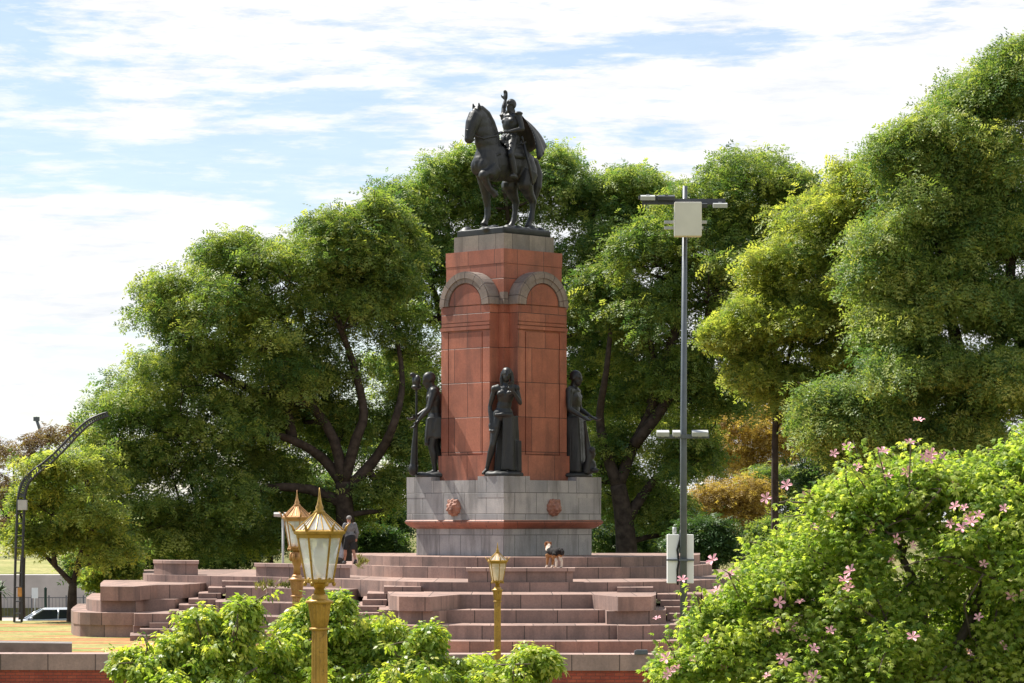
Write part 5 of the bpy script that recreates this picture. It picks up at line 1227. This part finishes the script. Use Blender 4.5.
for i in range(5):
    a = 2 * PI * i / 5; d = Vector((math.cos(a), math.sin(a), .35)); s_ = Vector((-math.sin(a), math.cos(a), 0))
    p0 = Vector((0, 0, 0)); p1 = p0 + d * .05; p2 = p0 + d * .085 + Vector((0, 0, .004)); p3 = p0 + d * .11 + Vector((0, 0, -.02))
    pm.add([p0, p1 - s_ * .022, p2 - s_ * .026, p3, p2 + s_ * .026, p1 + s_ * .022], [[0, 1, 2, 3], [0, 3, 4, 5]])
pm.tube([(0, 0, 0), (0, 0, .06)], [.006, .004], 5)
fme = pm.mesh('flower'); fme.materials.append(M['petal'])
rf = np.random.default_rng(8); fl = 0
front = [l for l in lobes if l[1] <= 0.4]
for i in rf.permutation(len(cl)):
    c_ = cl[i]; L = lobes[int(c_[3])]; n_ = (c_[:3] - np.array(L[:3])) / np.array(L[3:])
    if np.linalg.norm(n_) < .92 or any(np.linalg.norm((c_[:3] - np.array(q_[:3])) / np.array(q_[3:])) < .85 for q_ in lobes): continue
    if n_[1] > -.2 or n_[2] < -.25 or L[1] > .3 or L[0] > 1.9: continue
    o = link('flower', fme, ft); n_ = n_ / np.linalg.norm(n_); p = c_[:3] + n_ * .22 + rf.normal(size=3) * .05; o.location = p
    q = Vector((n_[0] + rf.normal() * .4, n_[1] - .5, n_[2] + .3 + rf.normal() * .4)).normalized().to_track_quat('Z', 'Y'); o.rotation_euler = q.to_euler(); k_ = rf.uniform(.6, .95); o.scale = (k_,) * 3
    fl += 1
    if fl >= 95: break

# bright young trees in the foreground
tb = tpl_ovate(.085, .05)
YG = 'bright green young trees in the foreground'
kw = dict(barkmat=M['bark2'], cr=.16, dens=6.0, per=34, spikes=34, sub=9, tpl=tb, tint0=.52, flat=.75, droop=.5, twigs=8, shell=.5, core=.7, tint_c=.2, group=YG, cat='tree')
make_tree('young_tree', 'bright green young tree with drooping leaves, leftmost in the foreground', 42, .2,
  [(203, 624, 17, 17), (190, 646, 26, 17), (150, 664, 22, 8), (128, 662, 10, 5), (215, 655, 34, 24), (190, 672, 45, 22), (245, 613, 13, 11), (240, 634, 12, 14), (205, 700, 60, 28)],
  [[(205, 960), (205, 800), (207, 720), (208, 680)], [(208, 680), (204, 650), (203, 618)], [(208, 680), (170, 664), (125, 661)], [(208, 690), (235, 650), (245, 612)]], M['leaf_bush'], 71, .06, **kw)
make_tree('young_tree', 'bright green young tree behind the near lantern post', 43, .2,
  [(340, 608, 14, 15), (300, 630, 22, 18), (345, 638, 30, 26), (290, 656, 36, 28), (340, 668, 48, 32), (385, 634, 18, 12), (385, 660, 32, 26), (300, 690, 70, 34), (260, 668, 34, 26), (312, 614, 12, 9)],
  [[(318, 960), (318, 820), (318, 740), (320, 690)], [(320, 690), (335, 640), (340, 604)], [(320, 700), (295, 650), (285, 630)], [(320, 690), (370, 650), (390, 628)]], M['leaf_bush'], 72, .07, **kw)
make_tree('young_tree', 'bright green young tree before the brick wall, rightmost in the foreground', 42.5, .2,
  [(425, 641, 14, 13), (424, 664, 24, 18), (460, 674, 22, 14), (398, 674, 28, 18), (470, 675, 36, 20), (530, 664, 22, 9), (538, 656, 12, 8), (520, 684, 34, 12), (440, 695, 60, 28)],
  [[(455, 960), (455, 830), (455, 760), (452, 700)], [(452, 700), (430, 660), (425, 632)], [(452, 705), (480, 670), (530, 662)]], M['leaf_bush'], 73, .06, **kw)

# weeds between the granite blocks
def weeds(name, label, pts, seed):
    rw = np.random.default_rng(seed); r = thing(name, label, 'plant', pts[0]); C = np.array([[p[0] - pts[0][0], p[1] - pts[0][1], p[2] - pts[0][2] + .1, 0] for p in pts])
    build_leaves(C, .22, .9, 26, leaf_quads([((0, 0, 0), (1, .2, .8), .22, .05), ((0, 0, 0), (.6, -.5, .9), .25, .05)]), rw, 'foliage', M['weed'], r, droop=-.5)
weeds('weeds', 'dry weeds growing on the tier left of the ornate lantern', [(*P(p, 112.0), L4) for p in (262, 270, 277, 284, 291)], 1)
weeds('weeds', 'small tuft of weeds on the step by the person', [(*P(p, 116.6), L2) for p in (361, 364)], 2)

# ------------------------------------------------------------------ working units -> metres
done = set()
for o in list(bpy.data.objects):
    o.location = o.location * SCALE
    if o.type == 'MESH' and o.data.name not in done:
        done.add(o.data.name); o.data.transform(Matrix.Scale(SCALE, 4))
    for md in o.modifiers:
        if md.type == 'BEVEL': md.width *= SCALE
SC.cycles.max_bounces = 12; SC.cycles.transparent_max_bounces = 12; SC.cycles.diffuse_bounces = 8; SC.cycles.use_denoising = True
